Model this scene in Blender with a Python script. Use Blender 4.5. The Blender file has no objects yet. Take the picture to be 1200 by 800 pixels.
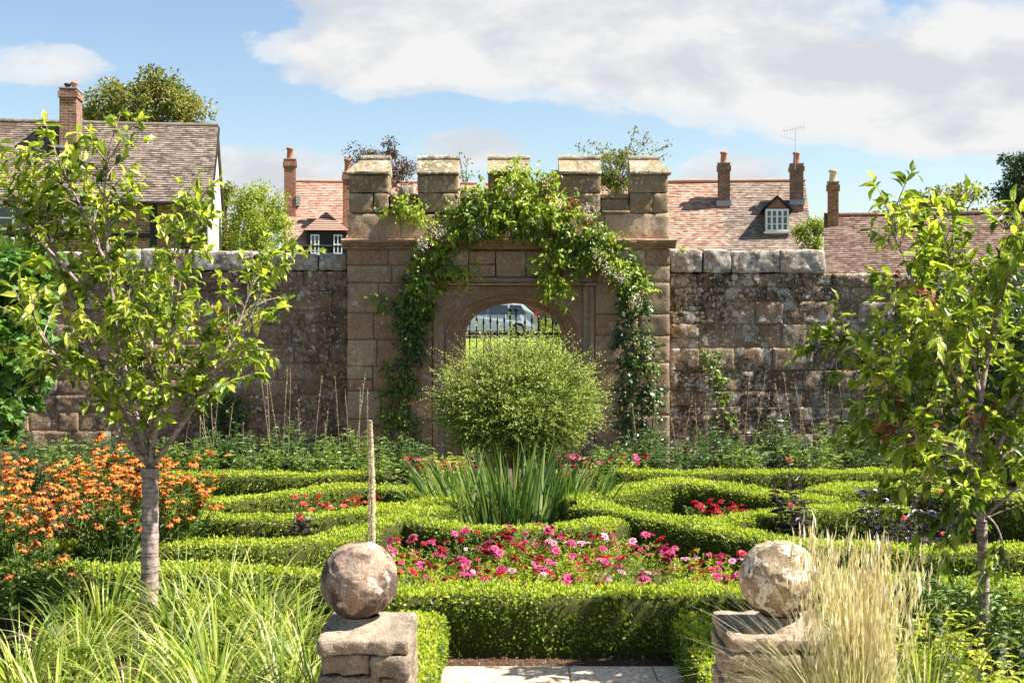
import bpy, math
import numpy as np
from mathutils import Vector
from math import radians as RAD, sin, cos, pi, atan2
rng = np.random.default_rng(11)
U = rng.uniform
F, HC, PY0 = 1500.0, 2.1, 350.0
SC = bpy.context.scene
COL = SC.collection

def P(px, py, Y):            # where a sight line meets depth Y, metres
    return np.array([(px-600)/F*Y, Y, HC-(py-PY0)/F*Y])
def XY(px, Y): return np.array([(px-600)/F*Y, Y, 0.0])

# ------------------------------------------------------------------ noise
def _hash(ix, iy, iz, s):
    h = (ix*374761393 + iy*668265263 + iz*2147483647 + s*974634777) & 0xffffffff
    h = ((h ^ (h >> 13))*1274126177) & 0xffffffff
    return ((h ^ (h >> 16)) & 0xffff)/32767.5-1.0
def vnoise(p, s=0):
    p = np.asarray(p, float); i = np.floor(p).astype(np.int64); f = p-i; f = f*f*(3-2*f)
    r = 0
    for a in (0, 1):
        for b in (0, 1):
            for c in (0, 1):
                w = (f[..., 0] if a else 1-f[..., 0])*(f[..., 1] if b else 1-f[..., 1])*(f[..., 2] if c else 1-f[..., 2])
                r = r+w*_hash(i[..., 0]+a, i[..., 1]+b, i[..., 2]+c, s)
    return r
def fbm(p, o=3, s=0):
    r, a = 0, 1.0
    for k in range(o):
        r = r+a*vnoise(np.asarray(p)*2.03**k+k*7.3, s+k); a *= .5
    return r
def nrmz(v): return v/np.maximum(np.linalg.norm(v, axis=-1, keepdims=True), 1e-9)

# ------------------------------------------------------------------ mesh builder
class M:
    def __init__(s): s.v = []; s.r = []; s.f = []; s.mi = []; s.sm = []; s.n = 0
    def add(s, v, f, r=.5, mi=0, sm=False):
        v = np.asarray(v, float).reshape(-1, 3); f = np.asarray(f, int)
        if len(v) == 0 or len(f) == 0: return
        s.v.append(v); s.r.append(np.broadcast_to(np.asarray(r, float), (len(v),)))
        s.f.append(f+s.n); s.mi.append(np.full(len(f), mi)); s.sm.append(np.full(len(f), sm)); s.n += len(v)
    def data(s, name, mats, off=(0, 0, 0)):
        me = bpy.data.meshes.new(name)
        v = np.concatenate(s.v)-np.asarray(off, float)
        loops = np.concatenate([f.ravel() for f in s.f])
        tot = np.concatenate([np.full(len(f), f.shape[1]) for f in s.f])
        st = np.concatenate([[0], np.cumsum(tot)[:-1]])
        me.vertices.add(len(v)); me.vertices.foreach_set('co', v.astype(np.float32).ravel())
        me.loops.add(len(loops)); me.loops.foreach_set('vertex_index', loops.astype(np.int32))
        me.polygons.add(len(tot)); me.polygons.foreach_set('loop_start', st.astype(np.int32))
        me.polygons.foreach_set('material_index', np.concatenate(s.mi).astype(np.int32))
        me.polygons.foreach_set('use_smooth', np.concatenate(s.sm).astype(bool))
        me.update(calc_edges=True)
        a = me.attributes.new('rnd', 'FLOAT', 'POINT'); a.data.foreach_set('value', np.concatenate(s.r).astype(np.float32))
        for m in (mats if isinstance(mats, (list, tuple)) else [mats]): me.materials.append(m)
        return me
    def build(s, name, mats, parent=None, base=None, local=False):
        off = (0, 0, 0)
        if parent is not None and not local: off = WL[parent.name]
        elif base is not None: off = base
        o = bpy.data.objects.new(name, s.data(name, mats, off)); COL.objects.link(o)
        if parent is not None:
            o.parent = parent; WL[o.name] = WL[parent.name]
        else:
            o.location = tuple(float(c) for c in off); WL[o.name] = np.asarray(off, float)
        return o
WL = {}
def tag(o, label=None, cat=None, group=None, kind=None):
    if label: o['label'] = label
    if cat: o['category'] = cat
    if group: o['group'] = group
    if kind: o['kind'] = kind
    return o
def thing(name, label, cat, loc, group=None, rz=0):
    o = bpy.data.objects.new(name, None); COL.objects.link(o)
    o.location = tuple(float(c) for c in loc); o.rotation_euler = (0, 0, rz); o.empty_display_size = .1
    WL[o.name] = np.asarray(loc, float)
    return tag(o, label, cat, group)
def place(me, name, parent, world, rot=(0, 0, 0), sc=1.0):
    o = bpy.data.objects.new(name, me); COL.objects.link(o); o.parent = parent
    o.location = tuple(float(c) for c in (np.asarray(world)-WL[parent.name])); o.rotation_euler = rot; o.scale = (sc,)*3
    return o

# ------------------------------------------------------------------ shapes
def box(m, lo, hi, r=.5, mi=0):
    x0, y0, z0 = lo; x1, y1, z1 = hi
    v = [(x0,y0,z0),(x1,y0,z0),(x1,y1,z0),(x0,y1,z0),(x0,y0,z1),(x1,y0,z1),(x1,y1,z1),(x0,y1,z1)]
    m.add(v, [(0,3,2,1),(4,5,6,7),(0,1,5,4),(1,2,6,5),(2,3,7,6),(3,0,4,7)], r, mi)
def grid_faces(nu, nv, off=0, flip=False):
    i, j = np.meshgrid(np.arange(nu-1), np.arange(nv-1), indexing='ij'); a = (i*nv+j).ravel()+off
    f = np.stack([a, a+nv, a+nv+1, a+1], 1)
    return f[:, ::-1] if flip else f
def rbox(m, lo, hi, seg=.045, rad=.02, amp=.008, fr=9., r=None, mi=0, faces='xXyYzZ', seed=0):
    """a stone: rounded edges and an uneven, weathered surface"""
    lo = np.minimum(lo, hi).astype(float); hi = np.maximum(lo, hi).astype(float)
    if r is None: r = U(0, 1)
    rad = min(rad, .45*float((hi-lo).min()))
    for fc in faces:
        ax = 'xyz'.index(fc.lower()); u, w = [(1, 2), (2, 0), (0, 1)][ax]
        nu = max(3, int((hi[u]-lo[u])/seg)+2); nw = max(3, int((hi[w]-lo[w])/seg)+2)
        def ts(a, b, n):
            t = np.linspace(a, b, n); return np.sort(np.concatenate([[a+rad*.35, b-rad*.35], t]))
        gu, gw = np.meshgrid(ts(lo[u], hi[u], nu), ts(lo[w], hi[w], nw), indexing='ij'); nu += 2; nw += 2
        p = np.zeros((nu*nw, 3)); p[:, u] = gu.ravel(); p[:, w] = gw.ravel()
        p[:, ax] = lo[ax] if fc.islower() else hi[ax]
        q = np.clip(p, lo+rad, hi-rad); d = nrmz(p-q)
        nz = fbm(q*fr+seed, 3, 3)+.8*vnoise(q*2.3+seed, 9)
        p = q+d*(rad+amp*nz)[:, None]
        m.add(p, grid_faces(nu, nw, flip=fc.islower()), r, mi, True)
def prism(m, prof, x0, x1, axis=0, r=.5, mi=0, sm=False):
    """profile points (a,b) in the plane across `axis`, pushed from x0 to x1"""
    n = len(prof); v = []
    for x in (x0, x1):
        for a, b in prof: v.append({0: (x, a, b), 1: (a, x, b), 2: (a, b, x)}[axis])
    f = [(i, (i+1) % n, n+(i+1) % n, n+i) for i in range(n)]
    m.add(v, f, r, mi, sm); m.add(v[:n], [tuple(range(n))[::-1]], r, mi); m.add(v[n:], [tuple(range(n))], r, mi)
def tube(m, pts, rad, n=6, r=.5, mi=0):
    pts = np.asarray(pts, float); k = len(pts); rad = np.broadcast_to(rad, (k,))
    t = nrmz(np.gradient(pts, axis=0)); ref = np.array([0.13, .31, 1.0]) if abs(t[:, 2]).mean() < .85 else np.array([1., .2, 0])
    a = nrmz(np.cross(t, ref)); b = np.cross(t, a); th = np.arange(n)*2*pi/n
    v = pts[:, None, :]+rad[:, None, None]*(np.cos(th)[None, :, None]*a[:, None, :]+np.sin(th)[None, :, None]*b[:, None, :])
    f = []
    i, j = np.meshgrid(np.arange(k-1), np.arange(n), indexing='ij'); i = i.ravel(); j = j.ravel()
    f = np.stack([i*n+j, i*n+(j+1) % n, (i+1)*n+(j+1) % n, (i+1)*n+j], 1)
    m.add(v, f, r, mi, True)
    m.add(v[-1], [tuple(range(n))], r, mi); m.add(v[0], [tuple(range(n))[::-1]], r, mi)
def lathe(m, prof, c, n=24, r=.5, mi=0, sm=True):
    th = np.arange(n)*2*pi/n; prof = np.asarray(prof, float); k = len(prof)
    v = np.zeros((k, n, 3)); v[..., 0] = c[0]+prof[:, 0:1]*np.cos(th); v[..., 1] = c[1]+prof[:, 0:1]*np.sin(th); v[..., 2] = c[2]+prof[:, 1:2]
    i, j = np.meshgrid(np.arange(k-1), np.arange(n), indexing='ij'); i = i.ravel(); j = j.ravel()
    m.add(v, np.stack([i*n+j, i*n+(j+1) % n, (i+1)*n+(j+1) % n, (i+1)*n+j], 1), r, mi, sm)
def bez(p0, p1, p2, n=10):
    t = np.linspace(0, 1, n)[:, None]; return (1-t)**2*np.asarray(p0)+2*t*(1-t)*np.asarray(p1)+t*t*np.asarray(p2)
def resample(pts, step):
    pts = np.asarray(pts, float); d = np.linalg.norm(np.diff(pts, axis=0), axis=1); s = np.concatenate([[0], np.cumsum(d)])
    n = max(2, int(s[-1]/step)+1); q = np.linspace(0, s[-1], n)
    return np.stack([np.interp(q, s, pts[:, k]) for k in range(pts.shape[1])], 1)
def rounded(pts, it=3):
    pts = np.asarray(pts, float)
    for _ in range(it):
        a = pts[:-1]*.75+pts[1:]*.25; b = pts[:-1]*.25+pts[1:]*.75
        pts = np.concatenate([pts[:1], np.stack([a, b], 1).reshape(-1, pts.shape[1]), pts[-1:]])
    return pts

# ------------------------------------------------------------------ leaves
T_SMALL = (np.array([(0,0,0),(.45,.5,.1),(1,0,-.05),(.45,-.5,.1)]), [(0,2,1),(0,3,2)])
T_LEAF = (np.array([(0,0,0),(.28,.40,.07),(.62,.42,.05),(1,0,-.22),(.62,-.42,.05),(.28,-.40,.07),(.3,0,0),(.66,0,-.05)]),
          [(0,6,1),(1,6,7),(1,7,2),(2,7,3),(0,5,6),(5,7,6),(5,4,7),(4,3,7)])
T_FIG = (np.array([(0,0,0),(.12,.5,.05),(.38,.28,.03),(.6,.55,0),(.68,.2,.02),(1,0,-.15),(.68,-.2,.02),(.6,-.55,0),(.38,-.28,.03),(.12,-.5,.05),(.45,0,-.02)]),
         [(0,10,1),(1,10,2),(2,10,3),(3,10,4),(4,10,5),(5,10,6),(6,10,7),(7,10,8),(8,10,9),(9,10,0)])
def rdir(n): return nrmz(rng.normal(size=(n, 3)))
def leaves(m, pos, ax, nm, L, W, T=T_SMALL, r=None, mi=0):
    n = len(pos)
    if n == 0: return
    ax = nrmz(ax); b = nrmz(np.cross(nm, ax)); nn = np.cross(ax, b)
    L = np.broadcast_to(L, (n,)); W = np.broadcast_to(W, (n,)); t, f = T
    v = pos[:, None, :]+ax[:, None, :]*(t[None, :, 0:1]*L[:, None, None])+b[:, None, :]*(t[None, :, 1:2]*W[:, None, None])+nn[:, None, :]*(t[None, :, 2:3]*L[:, None, None])
    f = np.asarray(f); k = len(t); ff = (f[None]+(np.arange(n)*k)[:, None, None]).reshape(-1, f.shape[1])
    if r is None: r = U(0, 1, n)
    m.add(v, ff, np.repeat(r, k), mi, False)
def blades(m, base, az, th0, curl, L, W, seg=6, mi=0, r=None, pw=2.2, tw=None):
    n = len(base); t = np.linspace(0, 1, seg+1); tm = (t[:-1]+t[1:])/2
    ang = th0[:, None]+curl[:, None]*tm[None]**1.6
    dx = np.sin(ang)/seg*L[:, None]; dz = np.cos(ang)/seg*L[:, None]
    h = np.concatenate([np.zeros((n, 1)), np.cumsum(dx, 1)], 1); z = np.concatenate([np.zeros((n, 1)), np.cumsum(dz, 1)], 1)
    c = np.stack([np.cos(az), np.sin(az)], 1)
    cen = np.zeros((n, seg+1, 3)); cen[..., :2] = base[:, None, :2]+h[..., None]*c[:, None, :]; cen[..., 2] = base[:, None, 2]+z
    ta = az+pi/2+(rng.normal(size=n)*.5 if tw is None else tw)
    sd = np.stack([np.cos(ta), np.sin(ta), np.zeros(n)], 1)
    w = W[:, None]*np.clip(1-t[None]**pw, .04, 1)*np.clip(.55+t[None]*2, 0, 1)*.5
    a = cen-sd[:, None, :]*w[..., None]; b = cen+sd[:, None, :]*w[..., None]
    mid = cen.copy(); mid[..., :2] -= (w*.35)[..., None]*c[:, None, :]
    v = np.stack([a, mid, b], 2).reshape(-1, 3)
    j = np.arange(seg); f1 = np.stack([j*3, j*3+1, j*3+4, j*3+3], 1); f2 = np.stack([j*3+1, j*3+2, j*3+5, j*3+4], 1)
    f = np.concatenate([f1, f2]); ff = (f[None]+(np.arange(n)*(seg+1)*3)[:, None, None]).reshape(-1, 4)
    if r is None: r = U(0, 1, n)
    m.add(v, ff, np.repeat(r, (seg+1)*3), mi, True)
    return cen[:, -1]

# ------------------------------------------------------------------ materials
def newmat(name):
    m = bpy.data.materials.new(name); m.use_nodes = True; nt = m.node_tree; nt.nodes.clear()
    out = nt.nodes.new('ShaderNodeOutputMaterial'); return m, nt, out
class N:
    def __init__(s, nt): s.nt = nt
    def __call__(s, typ, ins=None, **kw):
        n = s.nt.nodes.new('ShaderNode'+typ)
        for k, v in kw.items(): setattr(n, k, v)
        for k, v in (ins or {}).items():
            if isinstance(v, bpy.types.NodeSocket): s.nt.links.new(v, n.inputs[k])
            else: n.inputs[k].default_value = v
        return n
def c4(c): return (c[0], c[1], c[2], 1)
def ramp(g, fac, stops, interp='LINEAR'):
    n = g('ValToRGB', {'Fac': fac}); cr = n.color_ramp; cr.interpolation = interp
    while len(cr.elements) < len(stops): cr.elements.new(.5)
    for e, (p, c) in zip(cr.elements, stops):
        e.position = p; e.color = c4(c) if isinstance(c, (tuple, list)) else (c, c, c, 1)
    return n.outputs['Color']
def mixc(g, fac, a, b, bt='MIX'):
    n = g('Mix', data_type='RGBA', blend_type=bt)
    for k, v in ((0, fac), (6, a), (7, b)):
        if isinstance(v, bpy.types.NodeSocket): g.nt.links.new(v, n.inputs[k])
        else: n.inputs[k].default_value = c4(v) if isinstance(v, (tuple, list)) else v
    return n.outputs[2]
def leaf_mat(name, stops, trans=.35, rough=.45, spec=.35, tcol=1.5, nscale=3.0):
    m, nt, out = newmat(name); g = N(nt)
    at = g('Attribute', attribute_name='rnd').outputs['Fac']
    oc = g('TexCoord').outputs['Object']
    nz = g('TexNoise', {'Vector': oc, 'Scale': nscale, 'Detail': 3.}).outputs['Fac']
    f = g('Math', {0: g('Math', {0: nz, 1: .5}, operation='SUBTRACT').outputs[0], 1: 1.1, 2: at}, operation='MULTIPLY_ADD').outputs[0]
    k = len(stops); c = ramp(g, f, [(i/(k-1), s) for i, s in enumerate(stops)])
    bs = g('BsdfPrincipled', {'Base Color': c, 'Roughness': rough, 'Specular IOR Level': spec})
    tc = mixc(g, 1.0, c, (tcol*1.0, tcol*1.05, tcol*.5), 'MULTIPLY')
    tr = g('BsdfTranslucent', {'Color': tc})
    mx = g('MixShader', {0: trans, 1: bs.outputs[0], 2: tr.outputs[0]})
    nt.links.new(mx.outputs[0], out.inputs[0]); return m
def plain(name, c, rough=.7, metal=0., var=.25, nscale=8., bump=.2, spec=.3, coat=0.):
    m, nt, out = newmat(name); g = N(nt); oc = g('TexCoord').outputs['Object']
    at = g('Attribute', attribute_name='rnd').outputs['Fac']
    nz = g('TexNoise', {'Vector': oc, 'Scale': nscale, 'Detail': 6.}).outputs['Fac']
    s = g('Math', {0: nz, 1: at}, operation='ADD').outputs[0]
    col = ramp(g, g('Math', {0: s, 1: .5}, operation='MULTIPLY').outputs[0], [(.2, tuple(x*(1-var) for x in c)), (.8, tuple(x*(1+var) for x in c))])
    b = g('Bump', {'Height': nz, 'Strength': bump, 'Distance': .01})
    bs = g('BsdfPrincipled', {'Base Color': col, 'Roughness': rough, 'Metallic': metal, 'Specular IOR Level': spec, 'Normal': b.outputs[0], 'Coat Weight': coat})
    nt.links.new(bs.outputs[0], out.inputs[0]); return m
def stone_mat(name, cols, lichen=.35, licol=(.55, .52, .45), moss=0., dark=.6, bump=.6, sc=1.0, white_top=0.):
    """weathered sandstone: per-block tint, mottling, black crust, round pale lichens"""
    m, nt, out = newmat(name); g = N(nt); oc = g('TexCoord').outputs['Object']
    at = g('Attribute', attribute_name='rnd').outputs['Fac']
    k = len(cols); base = ramp(g, at, [(i/(k-1), c) for i, c in enumerate(cols)])
    n1 = g('TexNoise', {'Vector': oc, 'Scale': 2.6*sc, 'Detail': 9., 'Roughness': .65}).outputs['Fac']
    n2 = g('TexNoise', {'Vector': oc, 'Scale': 16*sc, 'Detail': 8., 'Roughness': .7}).outputs['Fac']
    n3 = g('TexNoise', {'Vector': oc, 'Scale': 60*sc, 'Detail': 5., 'Roughness': .7}).outputs['Fac']
    base = mixc(g, 1., base, ramp(g, n2, [(.34, .45), (.66, 1.7)]), 'MULTIPLY')
    base = mixc(g, 1., base, ramp(g, n3, [(.32, .6), (.68, 1.45)]), 'MULTIPLY')
    crust = ramp(g, g('Math', {0: n1, 1: .18, 2: g('Math', {0: n2, 1: .82}, operation='MULTIPLY').outputs[0]}, operation='MULTIPLY_ADD').outputs[0], [(.44, 0.), (.52, dark)])
    n4 = g('TexNoise', {'Vector': oc, 'Scale': 1.1*sc, 'Detail': 6., 'Roughness': .6}).outputs['Fac']
    crust = mixc(g, 1., crust, ramp(g, n4, [(.38, .35), (.55, 1.)]), 'MULTIPLY')
    base = mixc(g, crust, base, (.035, .028, .022))
    warp = g('VectorMath', {0: oc, 1: g('VectorMath', {0: g('TexNoise', {'Vector': oc, 'Scale': 22*sc, 'Detail': 3.}).outputs['Color'], 'Scale': .035/sc}, operation='SCALE').outputs[0]}, operation='ADD').outputs[0]
    def spots(scale, rad, soft, gate, g0):
        vo = g('TexVoronoi', {'Vector': warp, 'Scale': scale*sc, 'Randomness': 1.})
        d = g('Math', {0: vo.outputs['Distance'], 1: g('Math', {0: vo.outputs['Color'], 1: rad}, operation='MULTIPLY').outputs[0]}, operation='SUBTRACT').outputs[0]
        s = ramp(g, d, [(0., 1.), (soft, 0.)])
        gt = ramp(g, gate, [(g0, 0.), (g0+.1, 1.)])
        return mixc(g, 1., s, gt, 'MULTIPLY')
    gate = g('TexNoise', {'Vector': oc, 'Scale': 1.7*sc, 'Detail': 4., 'Roughness': .6}).outputs['Fac']
    sp = mixc(g, 1., spots(7., .33, .07, gate, .62-.35*lichen), spots(17., .38, .09, n1, .64-.35*lichen), 'SCREEN')
    sp = mixc(g, 1., sp, ramp(g, n3, [(.33, .25), (.52, 1.)]), 'MULTIPLY')
    base = mixc(g, g('Math', {0: sp, 1: .85}, operation='MULTIPLY').outputs[0], base, licol)
    n5 = g('TexNoise', {'Vector': oc, 'Scale': 4.2*sc, 'Detail': 9., 'Roughness': .72}).outputs['Fac']
    pt = mixc(g, 1., ramp(g, n5, [(.60-.06*lichen, 0.), (.66-.06*lichen, .8)]), ramp(g, n3, [(.40, .1), (.52, 1.)]), 'MULTIPLY')
    base = mixc(g, pt, base, licol)
    geo = g('NewGeometry'); nzc = g('SeparateXYZ', {0: geo.outputs['Normal']}).outputs['Z']
    if moss > 0:
        mm = mixc(g, 1., ramp(g, nzc, [(.2, 0.), (.8, 1.)]), ramp(g, n2, [(.42, 0.), (.6, moss)]), 'MULTIPLY')
        base = mixc(g, mm, base, (.16, .14, .035))
    if white_top > 0:
        base = mixc(g, mixc(g, 1., ramp(g, n2, [(.44, 0.), (.54, white_top)]), ramp(g, gate, [(.3, .3), (.5, 1.)]), 'MULTIPLY'), base, licol)
    hgt = g('Math', {0: n2, 1: .6, 2: g('Math', {0: n3, 1: .4}, operation='MULTIPLY').outputs[0]}, operation='MULTIPLY_ADD').outputs[0]
    b = g('Bump', {'Height': hgt, 'Strength': bump, 'Distance': .03})
    bs = g('BsdfPrincipled', {'Base Color': base, 'Roughness': .92, 'Specular IOR Level': .15, 'Normal': b.outputs[0]})
    nt.links.new(bs.outputs[0], out.inputs[0]); return m
def brick_mat(name, c1, c2, mortar, sc=1.0):
    m, nt, out = newmat(name); g = N(nt); oc = g('TexCoord').outputs['Object']
    sp = g('SeparateXYZ', {0: oc}); xy = g('Math', {0: sp.outputs[0], 1: sp.outputs[1]}, operation='ADD').outputs[0]
    v = g('CombineXYZ', {0: xy, 1: sp.outputs[2], 2: 0.}).outputs[0]
    br = g('TexBrick', {'Vector': v, 'Color1': c4(c1), 'Color2': c4(c2), 'Mortar': c4(mortar), 'Scale': 1., 'Mortar Size': .008*sc, 'Brick Width': .23*sc, 'Row Height': .078*sc, 'Bias': -.1})
    nz = g('TexNoise', {'Vector': oc, 'Scale': 5., 'Detail': 7., 'Roughness': .7}).outputs['Fac']
    col = mixc(g, 1., br.outputs['Color'], ramp(g, nz, [(.3, .6), (.7, 1.35)]), 'MULTIPLY')
    b = g('Bump', {'Height': br.outputs['Fac'], 'Strength': .6, 'Distance': -.01})
    bs = g('BsdfPrincipled', {'Base Color': col, 'Roughness': .9, 'Specular IOR Level': .15, 'Normal': b.outputs[0]})
    nt.links.new(bs.outputs[0], out.inputs[0]); return m
def tile_mat(name, cols, pale=.3, palecol=(.42, .38, .33), patch=.5):
    m, nt, out = newmat(name); g = N(nt); oc = g('TexCoord').outputs['Object']
    at = g('Attribute', attribute_name='rnd').outputs['Fac']
    nb = g('TexNoise', {'Vector': oc, 'Scale': .55, 'Detail': 5., 'Roughness': .65}).outputs['Fac']
    f = g('Math', {0: g('Math', {0: nb, 1: .5}, operation='SUBTRACT').outputs[0], 1: 2.2*patch, 2: at}, operation='MULTIPLY_ADD').outputs[0]
    k = len(cols); c = ramp(g, f, [(i/(k-1), s) for i, s in enumerate(cols)])
    n2 = g('TexNoise', {'Vector': oc, 'Scale': 7., 'Detail': 8., 'Roughness': .75}).outputs['Fac']
    c = mixc(g, ramp(g, n2, [(.5, 0.), (.62, pale)]), c, palecol)
    bs = g('BsdfPrincipled', {'Base Color': c, 'Roughness': .9, 'Specular IOR Level': .15, 'Normal': g('Bump', {'Height': n2, 'Strength': .4, 'Distance': .02}).outputs[0]})
    nt.links.new(bs.outputs[0], out.inputs[0]); return m
def soil_mat(name, a, b, sc=8.):
    m, nt, out = newmat(name); g = N(nt); oc = g('TexCoord').outputs['Object']
    n1 = g('TexNoise', {'Vector': oc, 'Scale': sc, 'Detail': 10., 'Roughness': .75}).outputs['Fac']
    n2 = g('TexNoise', {'Vector': oc, 'Scale': .6, 'Detail': 4.}).outputs['Fac']
    c = ramp(g, n1, [(.3, a), (.7, b)]); c = mixc(g, 1., c, ramp(g, n2, [(.3, .75), (.7, 1.25)]), 'MULTIPLY')
    bs = g('BsdfPrincipled', {'Base Color': c, 'Roughness': .95, 'Specular IOR Level': .1, 'Normal': g('Bump', {'Height': n1, 'Strength': .9, 'Distance': .04}).outputs[0]})
    nt.links.new(bs.outputs[0], out.inputs[0]); return m

MT = {}
MT['wall'] = stone_mat('wall_stone', [(.26,.175,.105),(.40,.28,.17),(.48,.32,.195),(.33,.24,.15),(.54,.43,.28),(.42,.275,.17)], lichen=1.15, licol=(.66,.62,.54), dark=.93, bump=1.0)
MT['wall_left'] = stone_mat('wall_stone_brown', [(.29,.19,.11),(.39,.27,.16),(.47,.31,.19),(.36,.25,.155),(.45,.31,.19)], lichen=.7, licol=(.6,.56,.48), dark=.8, bump=1.0)
MT['coping'] = stone_mat('coping_stone', [(.33,.25,.17),(.38,.29,.2),(.30,.23,.17)], lichen=.8, licol=(.66,.63,.56), dark=.75, moss=.2, white_top=.5)
MT['ashlar'] = stone_mat('gateway_ashlar', [(.35,.225,.135),(.47,.29,.175),(.52,.375,.24),(.41,.275,.165),(.54,.41,.27),(.49,.29,.18)], lichen=.35, licol=(.58,.53,.44), dark=.6)
MT['merlon'] = stone_mat('merlon_stone', [(.30,.215,.12),(.38,.28,.165),(.34,.24,.15)], lichen=.5, licol=(.52,.47,.36), dark=.55, moss=.3)
MT['cap'] = stone_mat('cap_stone', [(.36,.30,.20),(.42,.35,.25)], lichen=.6, licol=(.6,.56,.47), dark=.75, moss=.5)
MT['mould'] = stone_mat('moulded_stone', [(.36,.24,.155),(.42,.28,.185)], lichen=.1, dark=.55, bump=.4)
MT['mortar'] = soil_mat('lime_mortar', (.22,.17,.12), (.42,.36,.27), 14.)
MT['ball'] = stone_mat('ball_stone', [(.46,.33,.24),(.52,.40,.30)], lichen=.35, licol=(.74,.66,.58), dark=.9, sc=1.5, bump=1.0)
MT['ball2'] = stone_mat('ball_stone_lichen', [(.46,.38,.27),(.50,.42,.3)], lichen=1.0, licol=(.78,.74,.66), dark=.6, sc=2.2, moss=.2, bump=1.0)
def ball_mat(name, a, b, dk, pale, amt, psc):
    m, nt, out = newmat(name); g = N(nt); oc = g('TexCoord').outputs['Object']
    n1 = g('TexNoise', {'Vector': oc, 'Scale': 7., 'Detail': 8., 'Roughness': .62}).outputs['Fac']
    n2 = g('TexNoise', {'Vector': oc, 'Scale': 3.3, 'Detail': 7., 'Roughness': .6}).outputs['Fac']
    n3 = g('TexNoise', {'Vector': oc, 'Scale': 70., 'Detail': 6., 'Roughness': .75}).outputs['Fac']
    n4 = g('TexNoise', {'Vector': oc, 'Scale': psc, 'Detail': 9., 'Roughness': .68}).outputs['Fac']
    c = ramp(g, n1, [(.35, a), (.6, b)])
    c = mixc(g, mixc(g, 1., ramp(g, n1, [(.46, 0.), (.56, .9)]), ramp(g, n2, [(.40, 0.), (.52, 1.)]), 'MULTIPLY'), c, dk)
    c = mixc(g, ramp(g, n4, [(amt, 0.), (amt+.05, .85)]), c, pale)
    c = mixc(g, 1., c, ramp(g, n3, [(.34, .55), (.66, 1.45)]), 'MULTIPLY')
    h = g('Math', {0: n3, 1: n1}, operation='ADD').outputs[0]
    bs = g('BsdfPrincipled', {'Base Color': c, 'Roughness': .93, 'Specular IOR Level': .12, 'Normal': g('Bump', {'Height': h, 'Strength': 1., 'Distance': .012}).outputs[0]})
    nt.links.new(bs.outputs[0], out.inputs[0]); return m
MT['ball'] = ball_mat('pitted_ball_stone', (.30,.20,.14), (.50,.38,.28), (.07,.05,.04), (.66,.56,.48), .56, 9.)
MT['ball2'] = ball_mat('lichened_ball_stone', (.34,.25,.15), (.48,.38,.25), (.11,.08,.05), (.76,.72,.62), .52, 13.)
MT['pier'] = stone_mat('pier_stone', [(.38,.30,.21),(.46,.37,.27),(.42,.33,.24)], lichen=.3, dark=.75, sc=2.0, bump=1.0)
MT['soil'] = soil_mat('garden_soil', (.045,.03,.02), (.15,.105,.07), 16.)
MT['lawn'] = soil_mat('lawn_grass', (.10,.15,.02), (.24,.30,.045), 22.)
MT['road'] = soil_mat('road_asphalt', (.045,.045,.047), (.075,.073,.07), 30.)
MT['slab'] = stone_mat('paving_stone', [(.55,.42,.28),(.64,.50,.35),(.58,.45,.31)], lichen=.0, dark=.05, sc=3., bump=.35)
MT['sandbed'] = soil_mat('sandy_bedding', (.36,.28,.19), (.55,.44,.31), 20.)
MT['core'] = soil_mat('hedge_twigs', (.05,.06,.014), (.13,.14,.04), 60.)
MT['box'] = leaf_mat('box_leaf', [(.04,.075,.010),(.09,.15,.016),(.18,.26,.022),(.30,.37,.035)], .3, .4, nscale=2.)
MT['boxtip_lit'] = leaf_mat('box_leaf_new_sunlit', [(.26,.34,.025),(.36,.43,.035),(.46,.50,.06)], .35, .45, nscale=2.)  # lime new growth, colour brightened so hedge tops look sunlit
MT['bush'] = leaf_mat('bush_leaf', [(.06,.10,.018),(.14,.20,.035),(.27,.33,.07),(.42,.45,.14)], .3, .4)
MT['bushtip'] = leaf_mat('bush_leaf_pale', [(.28,.35,.07),(.42,.47,.12),(.55,.56,.2)], .35, .45)
MT['cherry'] = leaf_mat('cherry_leaf', [(.045,.08,.012),(.11,.165,.02),(.22,.29,.032),(.37,.42,.05),(.52,.53,.11)], .42, .38, .4, 1.7)
MT['brownleaf'] = leaf_mat('dry_leaf', [(.10,.03,.018),(.20,.07,.035),(.32,.13,.06)], .25)
MT['fig'] = leaf_mat('fig_leaf', [(.06,.13,.03),(.11,.21,.045),(.17,.29,.06)], .35, .4)
MT['climb'] = leaf_mat('climber_leaf', [(.05,.09,.015),(.10,.17,.022),(.18,.26,.03),(.28,.35,.05)], .35, .35, .5)
MT['climblite'] = leaf_mat('climber_leaf_young', [(.15,.23,.022),(.28,.36,.03),(.42,.46,.06)], .38, .4)
MT['climbdark'] = leaf_mat('rose_leaf', [(.03,.06,.018),(.06,.11,.03),(.11,.18,.045)], .25, .3, .6)
MT['iris'] = leaf_mat('iris_leaf', [(.03,.08,.018),(.07,.14,.028),(.14,.22,.05),(.32,.38,.14)], .3, .4)
MT['daylily'] = leaf_mat('daylily_leaf', [(.06,.11,.02),(.15,.23,.03),(.29,.36,.05),(.44,.47,.11),(.56,.50,.27)], .38, .4)
MT['straw'] = leaf_mat('straw_grass', [(.62,.53,.36),(.78,.70,.53),(.88,.83,.70)], .4, .6, tcol=1.1)
MT['strawgreen'] = leaf_mat('feather_grass_leaf', [(.20,.24,.06),(.38,.38,.16),(.60,.54,.32)], .35)
MT['peren'] = leaf_mat('perennial_leaf', [(.05,.10,.018),(.10,.17,.03),(.17,.25,.045),(.26,.33,.08)], .35)
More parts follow.
